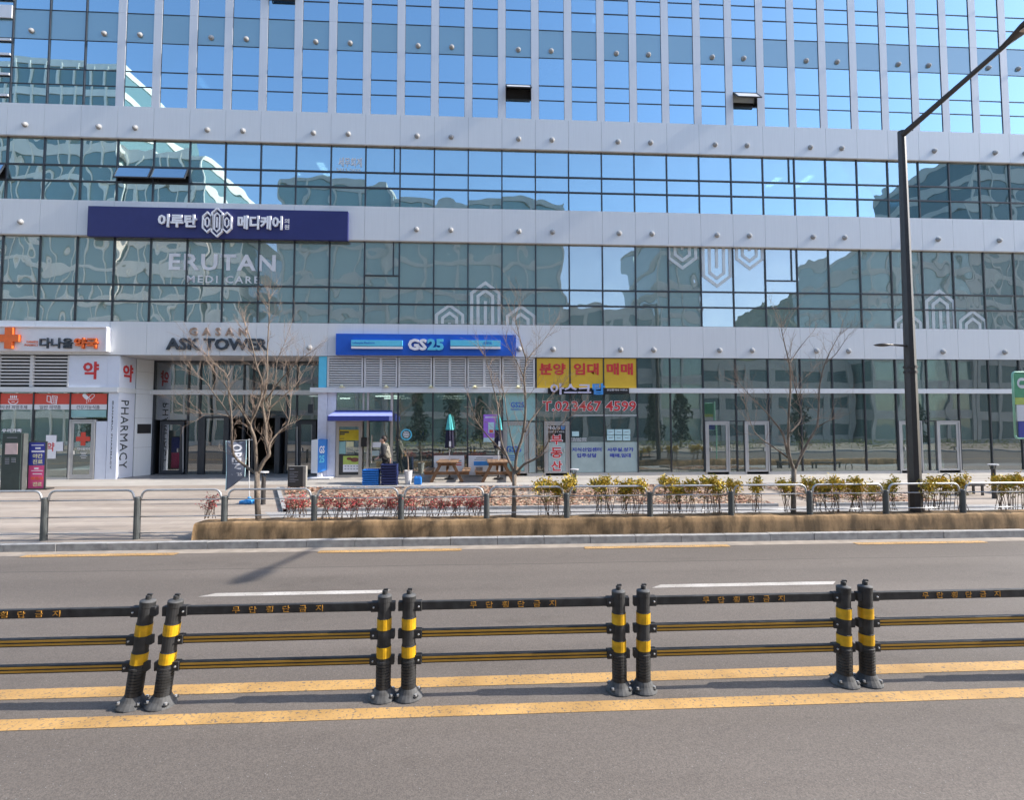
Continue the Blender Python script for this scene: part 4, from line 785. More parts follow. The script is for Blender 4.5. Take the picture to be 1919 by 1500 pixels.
# ================================================================ street furniture
# median barrier
YM = 5.22
zr = [P(740, y, YM).z for y in (1136, 1188, 1236)]; zcap = P(740, 1116, YM).z; zk = P(740, 1107, YM).z
bands = [(P(740, 1178, YM).z, P(740, 1158, YM).z), (P(740, 1230, YM).z, P(740, 1210, YM).z)]
rp = .066
def barrier(x0, x1, lean0=0, lean1=0, lab='', t='무단횡단금지'):
    b_ = root('median_barrier', ((x0+x1)/2, YM, 0), lab, 'barrier', 'barrier sections along the road centre')
    for x, ln in ((x0, lean0), (x1, lean1)):
        p_ = bpy.data.objects.new('post', None); COL.objects.link(p_); p_.parent = b_; p_.location = Vector((x, YM, 0))-b_.location; p_.rotation_euler = (0, R(ln), R(random.uniform(-6, 6))); ORG[p_.name] = Vector()
        prof = [(rp+.008, .10)]
        for i in range(9): z = .12+i*.028; prof += [(rp+.008, z), (rp+.008, z+.02), (rp+.001, z+.023), (rp+.001, z+.026)]
        prof += [(rp, .39), (rp, bands[1][0]-.01), (rp+.004, bands[1][0]-.008), (rp+.004, bands[1][1]+.008), (rp, bands[1][1]+.01), (rp, bands[0][0]-.01), (rp+.004, bands[0][0]-.008), (rp+.004, bands[0][1]+.008), (rp, bands[0][1]+.01), (rp, zcap-.06), (rp+.003, zcap-.055), (rp+.003, zcap-.012)]
        MB().lathe(prof, n=20).build('shaft', M['plastic_black'], p_, smooth=False)
        MB().lathe([(rp+.004, zcap-.0119), (rp+.001, zcap), (.03, zcap+.012)], n=20).build('cap', M['cap_grey'], p_, smooth=True)
        MB().lathe([(.026, zcap+.012), (.026, zk), (.018, zk+.005)], n=12).box(-.012, .03, -.012, .012, zk, zk+.018).build('knob', M['plastic_black'], p_)
        for z0, z1 in bands: MB().lathe([(rp+.0065, z0), (rp+.0065, z1)], n=20).build('reflective_band', M['refl_yellow'], p_)
        MB().lathe([(.140, 0), (.140, .012), (.130, .026), (.10, .06), (rp+.012, .10)], n=20).build('base', M['cap_grey'], p_)
        for a in (40, 140, 220, 320): ca, sa = math.cos(R(a)), math.sin(R(a)); MB().lathe([(.03, 0), (.03, .004)], (.112*ca, .112*sa, .042), 10).build('bolt_recess', M['plastic_black'], p_); MB().lathe([(.013, 0), (.013, .02)], (.114*ca, .114*sa, .042), 8).build('bolt', M['bolt'], p_)
    for i, z in enumerate(zr):
        h = .085 if i == 0 else .078
        rl = bpy.data.objects.new('rail', None); COL.objects.link(rl); rl.parent = b_; ORG[rl.name] = org(b_)
        dx0, dx1 = math.tan(R(lean0))*z, math.tan(R(lean1))*z; xa_, xb_ = x0+dx0, x1+dx1
        MB().box(xa_+.06, xb_-.06, YM-.022, YM+.022, z-h/2, z+h/2).build('rail_bar', M['plastic_black'], rl, bevel=.006)
        for xx, sg in ((xa_, 1), (xb_, -1)):
            MB().box(xx-sg*.03, xx+sg*.13, YM-.034, YM+.034, z-h/2-.006, z+h/2+.006).box(xx-sg*.105, xx-sg*.03, YM-.03, YM+.03, z-h/2-.004, z+h/2+.004).build('bracket', M['plastic_black'], rl, bevel=.006)
            o = MB().lathe([(.009, 0), (.009, .012), (.004, .015)], (0, 0, 0), 8).build('bolt', M['bolt'], rl, off=(0, 0, 0)); o.rotation_euler = (R(90), 0, 0); o.location = Vector((xx+sg*.1, YM-.035, z))-org(rl)
        if i:
            for dz in (-.016, .016): sbox('stripe', M['stripe'], rl, xa_+.135, xb_-.135, YM-.0255, YM-.0222, z+dz-.009, z+dz+.009)
        else:
            n = len(t)
            for j, ch in enumerate(t):
                xm = (xa_+xb_)/2+(j-(n-1)/2)*.16-.02; text('lettering', ch, M['rail_text'], rl, xm-.034, xm+.034, z-.03, z+.03, YM-.023, depth=.004, bold=.0)
L1 = 'black barrier section with upright yellow banded posts and three rails on the road centre'
barrier(-5.75, -3.39, 4.5, 6.5, 'black barrier section ending in a leaning banded post beside another leaning post'); barrier(-3.12, -1.0, 6.5, .5, 'black barrier section with one leaning and one upright yellow banded post'); barrier(-.75, 1.375, 0, 0, L1); barrier(1.62, 3.75, .8, 1.2, L1); barrier(4.0, 6.13, .4, 0, L1); barrier(6.38, 8.5, 0, 0, L1); barrier(-8.1, -6.0, 1, 1, L1)
# guard fence along the kerb
YFN = 11.86
pxs = [-95, 82, 256, 421, 589, 752, 912, 1062, 1218, 1370, 1517, 1660, 1804, 1948]
xsf = [P(p, 1000 if i < 3 else 940, YFN).x for i, p in enumerate(pxs)]
F = root('guard_fence', (0, YFN, .16), 'low guard fence of rounded silver hoops between dark grey posts along the kerb', 'fence')
ztop = 1.245
for i, x in enumerate(xsf):
    MB().lathe([(.07, .10), (.066, 1.08), (.055, 1.10)], (x, YFN, 0), 12).build('post', M['fence_post'], F, smooth=False)
for a, b in zip(xsf[:-1], xsf[1:]):
    a += .085; b -= .085; zb0 = .36 if a > -7.7 else .30
    h = bpy.data.objects.new('rail_hoop', None); COL.objects.link(h); h.parent = F; ORG[h.name] = org(F)
    rr = .14; pts = [(a-.02, 1.03)]+[(a+rr-rr*math.cos(R(t)), ztop-rr+rr*math.sin(R(t))) for t in (0, 22, 45, 67, 90)]+[(b-rr+rr*math.sin(R(t)), ztop-rr+rr*math.cos(R(t))) for t in (0, 22, 45, 67, 90)]+[(b+.02, 1.03)]
    MB().tube([(x, YFN, z) for x, z in pts], .024, 8).build('top_rail', M['fence_rail'], h, smooth=True)
    for z in (1.03, .66): MB().tube([(a-.03, YFN, z), (b+.03, YFN, z)], .014 if z > 1 else .013, 6).build('thin_rail', M['fence_rail'], h, smooth=True)
    if a < -6: MB().tube([(a-.03, YFN, .3), (b+.03, YFN, .3)], .013, 6).build('thin_rail', M['fence_rail'], h, smooth=True)
# planter strip wrapped in jute
xpl = P(360, 1000, 11.72).x
PL = root('planter_strip', (3, 11.72, .16), 'long low planting strip wrapped in brown jute matting beside the kerb', 'planter')
m = MB(); rj = random.Random(2); nx = 260; xs_ = [xpl+(26-xpl)*i/nx for i in range(nx+1)]; prof = [(11.70, .14), (11.705, .3), (11.715, .40), (11.73, .51), (11.78, .535), (12.05, .53), (12.30, .52), (12.36, .49), (12.37, .14)]
ph = [rj.uniform(0, 6) for _ in range(6)]
for i, x in enumerate(xs_):
    for j, (y, z) in enumerate(prof):
        w = .006*math.sin(x*3.1+ph[0])+.005*math.sin(x*7.7+ph[1]-j*.2)+.006*math.sin(x*19+ph[2])+rj.uniform(-.003, .003)
        m.v.append((x+(.01*j if i == 0 else 0), y+(w if j < 5 else 0), z+(.006*math.sin(x*2.3+ph[3])+.006*math.sin(x*6+ph[4])+rj.uniform(-.004, .004) if j > 1 and j < 8 else 0)))
n = len(prof)
for i in range(nx):
    for j in range(n-1): m.f.append((i*n+j, (i+1)*n+j, (i+1)*n+j+1, i*n+j+1))
m.f.append(tuple(range(n))[::-1]); m.build('jute_wrap', M['jute'], PL, smooth=True)
# street lamp
YL = 12.1
c0 = P(1717, 1000, YL); ct = P(1695, 246, YL)
SL = root('street_lamp', (c0.x, YL, gz(YL)), 'tall dark brown street lamp with long upswept arm and a small side lamp', 'street lamp')
xl0, xl1 = P(1716, 950, YL).x, P(1695, 246, YL).x; zt = ct.z
xl1 = xl0+.02 if abs(xl1-xl0) < .4 else xl1
MB().tube([(xl0, YL, .1), (xl0+(xl1-xl0)*.3, YL, .1+(zt-.1)*.3), (xl1, YL, zt)], [.15, .135, .085], 8).build('pole', M['lamp_dark'], SL)
zc = P(1706, 690, YL).z; xm = xl0+(xl1-xl0)*.33
for z in (zc, zc-.13): MB().lathe([(.152, 0), (.152, .05)], (xm, YL, z), 12).build('collar', M['lamp_dark'], SL)
MB().box(xl0-.22, xl0+.22, YL-.22, YL+.22, .14, .18).build('base_plate', M['lamp_dark'], SL)
hd = P(1898, 72, 9.55); ad = (Vector((hd.x, 9.55, hd.z))-Vector((xl1, YL, zt-.05))).normalized(); a0 = Vector((xl1, YL, zt-.12)); a1 = Vector((hd.x, 9.55, hd.z))
MB().tube([a0, a0.lerp(a1, .5), a1], [.075, .06, .05], 8).build('arm', M['lamp_dark'], SL)
side = ad.cross(Vector((0, 0, 1))).normalized(); upv = side.cross(ad).normalized()
lh = bpy.data.objects.new('lamp_head', None); COL.objects.link(lh); lh.parent = SL; ORG[lh.name] = org(SL)
m = MB(); rings = []
for t, w, h in ((-.25, .05, .04), (0, .10, .07), (.25, .17, .10), (.55, .19, .11), (.85, .15, .08), (1.0, .06, .03)):
    c = a1+ad*t; m.v += [tuple(c+side*(w*math.cos(R(q)))+upv*(h*math.sin(R(q)) if math.sin(R(q)) > 0 else h*.55*math.sin(R(q)))) for q in range(0, 360, 30)]; rings.append(12)
for i in range(5):
    for k in range(12): m.f.append((i*12+k, i*12+(k+1) % 12, (i+1)*12+(k+1) % 12, (i+1)*12+k))
m.f.append(tuple(range(12))[::-1]); m.f.append(tuple(range(60, 72))); m.build('housing', M['lamp_dark'], lh, smooth=True)
q = [a1+ad*t+side*w-upv*.068 for t, w in ((.2, -.13), (.85, -.11), (.85, .11), (.2, .13))]; MB().hexa([p-upv*.012 for p in q], q).build('lens', M['lens'], lh)
zs_ = P(1706, 650, YL).z; xm2 = xl0+(xl1-xl0)*.37; xe = P(1648, 650, YL-.2).x
MB().tube([(xm2, YL, zs_+.02), (xe+.35, YL-.1, zs_+.03), (xe+.25, YL-.14, zs_+.02)], [.03, .025, .03], 8).build('side_arm', M['lamp_dark'], SL)
m = MB(); ns = 7
for i in range(ns):
    t = i/(ns-1); x = xe+.32-.42*t; r = max(.012, .085*math.sin(math.pi*(.12+.86*t))**.7)
    m.v += [(x, YL-.15+r*1.3*math.cos(R(k*36)), zs_+.01+(r*.55 if math.sin(R(k*36)) > 0 else r*.4)*math.sin(R(k*36))) for k in range(10)]
for i in range(ns-1):
    for k in range(10): m.f.append((i*10+k, i*10+(k+1) % 10, (i+1)*10+(k+1) % 10, (i+1)*10+k))
m.f.append(tuple(range(10))[::-1]); m.f.append(tuple(range((ns-1)*10, ns*10))); m.build('side_lamp_head', M['lamp_dark'], SL, smooth=True)
# bus stop sign at the right
YS = 12.25; a = P(1903, 822, YS); b = P(1903, 698, YS)
BS = root('bus_stop_sign', (a.x+.6, YS, gz(YS)), 'green bus stop sign panel with mint frame at the pavement edge', 'sign')
x0 = a.x; x1 = a.x+.62; rr = .07
rp_ = [(x0+rr-rr*math.cos(R(t)), a.z+rr-rr*math.sin(R(t))) for t in (0, 30, 60, 90)]+[(x1-rr+rr*math.sin(R(t)), a.z+rr-rr*math.cos(R(t))) for t in (0, 30, 60, 90)]+[(x1-rr+rr*math.cos(R(t)), b.z-rr+rr*math.sin(R(t))) for t in (0, 30, 60, 90)]+[(x0+rr-rr*math.sin(R(t)), b.z-rr+rr*math.cos(R(t))) for t in (0, 30, 60, 90)]
MB().tube([(x, YS, z) for x, z in rp_]+[(rp_[0][0], YS, rp_[0][1])], .024, 8).build('frame', M['sign_mint'], BS, smooth=True)
hz = (b.z-a.z); MB().box(x0+.035, x1-.035, YS-.012, YS+.012, b.z-hz*.38, b.z-.03).build('green_panel', M['sign_green'], BS); MB().box(x0+.035, x1-.035, YS-.012, YS+.012, b.z-hz*.49, b.z-hz*.385).build('route_panel', M['poster_green'], BS)
MB().box(x0+.07, x1-.035, YS-.012, YS+.012, b.z-hz*.74, b.z-hz*.495).build('timetable', M['sign_white'], BS); MB().box(x0+.1, x1-.035, YS-.012, YS+.012, a.z+.03, b.z-hz*.745).build('blue_panel', M['poster_blue'], BS)
c = Vector((x0+.24, YS, b.z-.28)); MB().prism([(c.x+.14*math.cos(R(i*20)), c.z+.14*math.sin(R(i*20))) for i in range(18)], YS-.017, YS-.0125).build('emblem', M['sign_white'], BS)
m = MB();  m.prism([(c.x-.08, c.z-.05), (c.x+.08, c.z-.05), (c.x+.08, c.z+.06), (c.x-.05, c.z+.06), (c.x-.08, c.z+.02)], YS-.021, YS-.0175); m.build('bus_mark', M['sign_green'], BS)
MB().tube([(x1+.06, YS, gz(YS)), (x1+.06, YS, b.z+.1)], .038, 10).build('pole', M['sign_mint'], BS); MB().box(x1+.0, x1+.06, YS-.015, YS+.015, b.z-.3, b.z-.26).box(x1+.0, x1+.06, YS-.015, YS+.015, a.z+.3, a.z+.34).build('bracket', M['sign_mint'], BS)

# ================================================================ plaza furniture
def ground_at(px, py): p = G(px, py); return Vector((p.x, p.y, gz(p.y)))
def bollard(px, py, top, lab):
    p = ground_at(px, py); zt = P(px, top, p.y).z
    r_ = root('bollard_lamp', p, lab, 'bollard'); MB().lathe([(.075, 0), (.07, .02), (.06, zt-p.z-.16)], p, 12).build('post', M['lamp_dark'], r_)
    for a in (30, 150, 270): MB().tube([p+Vector((.05*math.cos(R(a)), .05*math.sin(R(a)), zt-p.z-.17)), p+Vector((.09*math.cos(R(a)), .09*math.sin(R(a)), zt-p.z-.03))], .012, 6).build('stay', M['lamp_dark'], r_)
    MB().lathe([(.14, zt-p.z-.04), (.145, zt-p.z-.01), (.12, zt-p.z)], p, 18).build('cap', M['pale_metal'], r_)
bollard(493, 946, 884, 'dark bollard lamp with pale round cap behind the tree before the entrance')
bollard(1077, 930, 879, 'dark bollard lamp with pale cap before the estate agent windows'); bollard(1864, 935, 870, 'dark bollard lamp with pale cap between two dark benches')
# black stone directory
p = ground_at(556, 918); w = .56/2; st = root('stone_directory', p, 'black granite directory slab with fine white print by the store corner', 'sign'); h = P(556, 874, p.y).z-p.z
MB().box(p.x-w*1.1, p.x+w*.75, p.y-.02, p.y, p.z, p.z+h-.02).build('face', M['stone_black'], st); MB().box(p.x-w*1.12, p.x+w*1.1, p.y+.001, p.y+.16, p.z, p.z+h).build('slab', M['stone_side'], st)
m = MB()
for i in range(8): m.box(p.x-w*.9, p.x-w*.9+(.16 if i == 0 else .24+.08*math.sin(i*2.3)), p.y-.024, p.y-.0205, p.z+h*.86-i*.055-(.05 if i else 0), p.z+h*.86-i*.055-(.05 if i else 0)+(.03 if i == 0 else .014))
m.build('small_print', M['text_grey'], st)
# OPEN flag
p = ground_at(467, 944); fl = root('open_flag', p, 'slate banner flag with white vertical letters on a blue weighted base', 'flag')
a = P(423, 920, p.y); b = P(464, 826, p.y); xpole = P(466, 850, p.y).x
MB().lathe([(.17, 0), (.18, .05), (.16, .10), (.07, .14), (.04, .2)], p, 8).box(p.x-.26, p.x+.26, p.y-.1, p.y+.1, p.z+.001, p.z+.09).build('base', M['blue_plastic'], fl, bevel=.01)
MB().tube([(p.x, p.y, p.z+.1), (xpole, p.y, b.z+.05)], .012, 8).build('pole', M['pale_metal'], fl); MB().tube([(a.x-.03, p.y-.02, b.z-.02), (xpole+.15, p.y-.02, b.z+.03)], .008, 6).build('cross_rod', M['pale_metal'], fl)
m = MB(); nx, nz = 10, 24
def flagpt(u, v): x = a.x+(b.x-a.x-.03)*u+.05*(1-v)*(1-u)*.3; zb = a.z+.42*u; z = zb+(b.z-zb)*v-.05*math.sin(math.pi*u)*v; return Vector((x, p.y-.03+.03*math.sin(u*5+v*4), z))
for i in range(nx+1):
    for j in range(nz+1): m.v.append(tuple(flagpt(i/nx, j/nz)))
for i in range(nx):
    for j in range(nz): m.f.append((i*(nz+1)+j, (i+1)*(nz+1)+j, (i+1)*(nz+1)+j+1, i*(nz+1)+j+1))
cl = m.build('cloth', M['grey_cloth'], fl, smooth=True); so_ = cl.modifiers.new('thick', 'SOLIDIFY'); so_.thickness = .004; so_.offset = 0
for u in (.0, 1.0): MB().tube([flagpt(u, j/10)+Vector((0, -.004, 0)) for j in range(11)], .012, 6).build('hem', M['cyan_edge'], fl)
zf0 = a.z+.42; Lf = b.z-.08-zf0
def onflag(X, Y, Zz): q = flagpt(X, Zz); return Vector((q.x, q.y-.012+Y, zf0+Zz*Lf))
text('lettering', 'OPEN', M['white'], fl, .30, .80, .22, .97, 0, depth=.004, bold=.03, roll=90, axis=onflag, space=1.12); text('lettering', 'GS25', M['white'], fl, .28, .86, .03, .12, 0, depth=.004, bold=.02, axis=onflag)
# GS25 standing sign
p = ground_at(603, 896); gs = root('standing_sign', p, 'upright white sign with a blue lettered edge on a base plate at the store corner', 'sign')
z0 = P(603, 886, p.y).z; z1 = P(603, 824, p.y).z; xa_ = P(587, 860, p.y).x; xb_ = P(601, 860, p.y).x; xe_ = P(611, 860, p.y-.15).x
MB().hexa([(xa_, p.y-.25, z0), (xb_, p.y-.38, z0), (xb_, p.y+.05, z0), (xa_, p.y+.0, z0)], [(xa_, p.y-.25, z1-.02), (xb_, p.y-.38, z1+.03), (xb_, p.y+.05, z1+.03), (xa_, p.y+.0, z1-.02)]).build('light_box', M['sign_white'], gs)
MB().hexa([(xb_+.002, p.y-.38, z0+.02), (xe_, p.y-.16, z0+.10), (xe_, p.y+.05, z0+.10), (xb_+.002, p.y+.05, z0+.02)], [(xb_+.002, p.y-.38, z1+.02), (xe_, p.y-.16, z1+.0), (xe_, p.y+.05, z1+.0), (xb_+.002, p.y+.05, z1+.02)]).build('blue_face', M['crate_b'], gs)
def onside(X, Y, Zz): t = X; return Vector((xb_+.002+(xe_-xb_-.002)*t, p.y-.386+.22*t+(Y-0), Zz))
text('lettering', 'GS', M['white'], gs, .18, .82, z0+.80, z0+1.10, 0, depth=.004, bold=.03, axis=onside); text('lettering', '25', M['gs_cyan'], gs, .18, .82, z0+.42, z0+.72, 0, depth=.004, bold=.03, axis=onside)
MB().box(xb_-.06, xb_+.1, p.y-.2, p.y-.04, p.z+.05, z0-.001).build('stem', M['sign_white'], gs); MB().box(xa_-.1, xe_+.28, p.y-.55, p.y+.2, p.z+.004, p.z+.05).build('base_plate', M['sign_white'], gs, bevel=.008)
# crates
cg = {}
def crate(x, y, z, mt, lab, grp, w=.60, d=.42, h=.10):
    key = mt.name
    if key not in cg:
        body = MB().box(-w/2+.02, w/2-.02, -d/2+.07, -d/2+.085, 0, h-.03).box(-w/2+.015, w/2-.015, d/2-.03, d/2-.015, 0, h-.02).box(-w/2+.015, -w/2+.03, -d/2+.03, d/2-.03, 0, h-.02).box(w/2-.03, w/2-.015, -d/2+.03, d/2-.03, 0, h-.02).box(-w/2+.03, w/2-.03, -d/2+.03, d/2-.03, .001, .012)
        rim = MB().box(-w/2, w/2, -d/2, -d/2+.09, h-.052, h-.012).box(-w/2, w/2, d/2-.03, d/2, h-.02, h-.004).box(-w/2, -w/2+.03, -d/2+.03, d/2-.03, h-.02, h-.004).box(w/2-.03, w/2, -d/2+.03, d/2-.03, h-.02, h-.004)
        rib = MB()
        for i in range(-3, 4): rib.box(i*.085-.006, i*.085+.006, -d/2+.05, -d/2+.0695, .006, h-.04)
        o3 = []
        for nm, q in (('tray', body), ('rim', rim), ('ribs', rib)):
            me = bpy.data.meshes.new(nm); me.from_pydata(q.v, [], q.f); me.materials.append(mt); o3.append((nm, me))
        cg[key] = o3
    r_ = root('crate', (x, y, z), lab, 'crate', grp); r_.rotation_euler.z = R(random.uniform(-3, 3))
    for nm, me in cg[key]: mkobj(nm, me, r_)
p = ground_at(693, 911); hh = (P(693, 881, p.y).z-p.z)/7
for i in range(7): crate(p.x+random.uniform(-.008, .008), p.y+.25, p.z+i*hh+.003, M['crate_b'], 'bright blue plastic crate in the lower stack by the store door' if i < 6 else 'bright blue plastic crate, topmost of the lower stack by the store door', 'bright blue crates stacked by the store door', h=hh)
p2 = ground_at(728, 911); hh = (P(728, 871, p2.y).z-p2.z)/8
for i in range(8): crate(p2.x+random.uniform(-.012, .012), p2.y+.25, p2.z+i*hh+.003, M['crate_n'], 'navy plastic crate in the taller stack by the store door' if i < 7 else 'navy plastic crate, topmost of the taller stack by the store door', 'navy crates stacked by the store door', h=hh)
# white pot with a bare plant
p = ground_at(765, 908); pt = root('potted_plant', p, 'tall white tapered pot with a small bare sapling by the store window', 'potted plant'); hp = P(765, 882, p.y).z-p.z
MB().lathe([(.10, 0), (.105, .01), (.155, hp-.02), (.165, hp), (.14, hp), (.13, hp-.05), (.01, hp-.05)], p, 18).build('pot', M['pot'], pt, smooth=False)
m = MB(); q0 = p+Vector((0, 0, hp-.06)); q1 = P(764, 857, p.y); m.tube([q0, q0.lerp(q1, .5)+Vector((.01, 0, 0)), q1], [.028, .024, .022], 7)
rt = random.Random(3)
def spray(m, o, d, l, r, n, lv):
    e = o+d*l; m.tube([o, o+d*l*.5+Vector((rt.uniform(-.02, .02), rt.uniform(-.02, .02), 0))*l, e], [r, r*.8, r*.55], 5)
    if lv:
        for _ in range(n):
            a = rt.uniform(.35, 1); dd = (d+Vector((rt.uniform(-.8, .8), rt.uniform(-.8, .8), rt.uniform(-.1, .7)))).normalized(); spray(m, o.lerp(e, a), dd, l*rt.uniform(.5, .8), r*.55, n, lv-1)
for _ in range(6): spray(m, q1, Vector((rt.uniform(-.8, .8), rt.uniform(-.6, .6), .8)).normalized(), .2, .012, 3, 2)
m.build('sapling', M['twig'], pt)
# blue canister
p = ground_at(783, 909); cn = root('blue_canister', p, 'bright blue plastic canister on the ground by the picnic table', 'canister')
MB().box(p.x-.14, p.x+.14, p.y-.08, p.y+.08, p.z+.002, p.z+.29).build('body', M['crate_b'], cn, bevel=.03); MB().lathe([(.03, .285), (.03, .33)], p+Vector((-.07, 0, 0)), 10).build('lid', M['crate_b'], cn); MB().tube([p+Vector((.0, 0, .285)), p+Vector((.02, 0, .33)), p+Vector((.09, 0, .33)), p+Vector((.11, 0, .285))], .012, 6).build('handle', M['crate_b'], cn)
# picnic tables and closed parasols
def picnic(px, py, lab, lab2):
    p = ground_at(px, py); t = root('picnic_table', p+Vector((0, .85, 0)), lab, 'picnic table', 'picnic tables before the store'); y0, y1 = p.y, p.y+1.7
    zg = lambda y: gz(y)+.004; zt = p.z+.80; zs = p.z+.46
    for i in range(5): x = p.x-.40+i*.165; sbox('top_plank', M['wood_top'], t, x, x+.155, y0-.08, y1+.08, zt-.045, zt)
    for sg in (-1, 1):
        for i in range(2): x = p.x+sg*.74-.15+i*.155; sbox('seat_plank', M['wood_top'], t, x, x+.145, y0-.08, y1+.08, zs-.045, zs)
    for y in (y0, y1-.05):
        sbox('cross_beam', M['wood'], t, p.x-.86, p.x+.86, y+.051, y+.096, zs-.165, zs-.046); sbox('top_beam', M['wood'], t, p.x-.36, p.x+.36, y+.051, y+.096, zt-.16, zt-.046)
        for sg in (-1, 1): MB().beam((p.x+sg*.60, y+.025, zg(y)), (p.x+sg*.22, y+.025, zt-.046), .05, .12, up=(1, 0, 0)).build('leg', M['wood'], t)
    for y, s2 in ((y0+.1, 1), (y1-.1, -1)): MB().beam((p.x, y, zs-.1), (p.x, y+s2*.55, zt-.05), .05, .08, up=(1, 0, 0)).build('brace', M['wood'], t)
    yc = p.y+.85; xu = p.x+.05; u = root('closed_parasol', (xu, yc, zg(yc)), lab2, 'parasol', 'closed parasols in the picnic tables')
    ztip = P(px+8, 777, yc).z; zmid = P(px+8, 806, yc).z; zlow = P(px+8, 840, yc).z
    MB().tube([(xu, yc, zg(yc)+.01), (xu, yc, ztip-.05)], .02, 8).build('pole', M['pale_metal'], u)
    def cone(z0, z1, r0, r1, nm, mt, ph):
        m = MB(); n = 24; prev = None
        for z, r in ((z0, r0), (z0*.5+z1*.5, (r0+r1)*.53), (z1, r1)):
            for k in range(n): f = 1+.22*math.cos(k*2*math.pi/n*8+ph+z*2); m.v.append((xu+r*f*math.cos(2*math.pi*k/n), yc+r*f*math.sin(2*math.pi*k/n), z))
        for i in range(2):
            for k in range(n): m.f.append((i*n+k, i*n+(k+1) % n, (i+1)*n+(k+1) % n, (i+1)*n+k))
        m.f.append(tuple(range(n))[::-1]); m.f.append(tuple(range(2*n, 3*n))); m.build(nm, mt, u)
    cone(zmid, ztip, .145, .035, 'upper_cloth', M['teal_cloth'], 0); cone(zlow, zmid-.004, .16, .125, 'lower_cloth', M['navy_cloth'], 1)
    MB().box(xu-.01, xu+.07, yc-.205, yc-.2, zlow+.06, zlow+.28).build('label_patch', M['sign_white'], u)
    MB().lathe([(.2, 0), (.2, .05), (.06, .08), (.03, .2)], (xu, yc, zg(yc)), 16).build('weight', M['lamp_dark'], u)
picnic(837, 905, 'brown wooden picnic table next to the blue canister', 'closed teal and navy parasol in the table next to the blue canister'); picnic(933, 905, 'brown wooden picnic table behind the bare tree beside the store door film', 'closed teal and navy parasol in the table behind the bare tree')
for a, b, lab, mt in ((813, 870, 'white printed banner low against the store window with grey print', 'text_grey'), (878, 938, 'white printed banner with a blue block low against the store window', 'gs_cyan')):
    s = px_root('window_banner', (a+b)/2, 890, D-.12, lab, 'banner'); pbox('sheet', M['sign_white'], s, a, b, 854, 886 if a < 850 else 891, D-.12, D-.11)
    if a > 850: pbox('block', M['sky_letter'], s, a+10, a+38, 865, 873, D-.124, D-.1205); [pbox('print_line', M['text_grey'], s, a+14-i*3, b-14+i*3, 858+i*3.2, 859.6+i*3.2, D-.124, D-.1205) for i in range(2)]
    else: [pbox('print_line', M[('text_grey', 'orange', 'red')[i]], s, a+26, b-5, 863+i*4, 865+i*4, D-.124, D-.1205) for i in range(3)]
# kiosk and banner stand by the pharmacy
p = ground_at(22, 921); kd = root('kiosk_sign', p, 'dark green upright information pillar with a pale screen and fine print', 'sign'); zt = P(22, 812, p.y).z; x0, x1 = P(2, 870, p.y).x, P(38, 870, p.y).x
MB().box(x0, x1, p.y, p.y+.22, p.z, zt).build('pillar', M['kiosk'], kd, bevel=.006); MB().box(x1+.002, x1+.06, p.y+.02, p.y+.2, p.z, zt-.02).build('side_panel', M['fence_post'], kd)
pbox('screen', M['pale_screen'], kd, 9, 33, 831, 852, p.y-.01, p.y-.002); [pbox('small_print', M['text_grey'], kd, 9+(i % 2)*12, 17+(i % 2)*12, 859+(i//2)*3.2, 860.4+(i//2)*3.2, p.y-.008, p.y-.002) for i in range(7)]
pbox('small_print', M['text_grey'], kd, 13, 32, 820, 821.2, p.y-.008, p.y-.002)
s = px_root('window_lettering', 22, 807, D-.012, 'white Korean lettering on the pharmacy window above the dark pillar', 'lettering'); ptext('letters', '우리가족', M['white'], s, 3, 41, 804, 811, D-.012, depth=.004, bold=.03)
p = ground_at(70, 918); bs = root('banner_stand', p, 'standing banner with blue upper and pink lower half beside the dark pillar', 'banner'); 
pbox('blue_sheet', M['poster_blue'], bs, 53, 86, 830, 872, p.y-.01, p.y); pbox('pink_sheet', M['poster_pink'], bs, 52, 85, 873, 916, p.y-.01, p.y)
ptext('lettering', '야간', M['cream'], bs, 61, 80, 851, 859.5, p.y-.011, depth=.004, bold=.03); ptext('lettering', '진료', M['cream'], bs, 61, 80, 861.5, 870, p.y-.011, depth=.004, bold=.03)
for q in ((59, 834, 82, 835.5), (66, 839, 76, 842), (59, 845, 83, 848)): pbox('print_line', M['white'], bs, q[0], q[2], q[1], q[3], p.y-.014, p.y-.0105)
ptext('lettering', '여의사', M['orange'], bs, 57, 81, 893.5, 901, p.y-.011, depth=.004, bold=.03); ptext('lettering', '진료', M['cream'], bs, 61, 78, 904, 912, p.y-.011, depth=.004, bold=.03)
for q in ((64, 877, 72, 880), (58, 882, 80, 883.4), (61, 888, 78, 889.6)): pbox('print_line', M['white'], bs, q[0], q[2], q[1], q[3], p.y-.014, p.y-.0105)
a = P(51, 918, p.y); b = P(88, 829, p.y); MB().box(b.x-.045, b.x+.02, p.y-.011, p.y+.02, a.z, b.z).box(a.x-.02, a.x+.02, p.y-.009, p.y+.02, a.z, b.z).box(a.x-.01, b.x+.02, p.y+.001, p.y+.019, b.z-.02, b.z+.03).build('frame', M['fence_post'], bs); MB().box(a.x-.02, b.x+.16, p.y-.12, p.y+.2, p.z, p.z+.045).build('foot', M['lamp_dark'], bs)
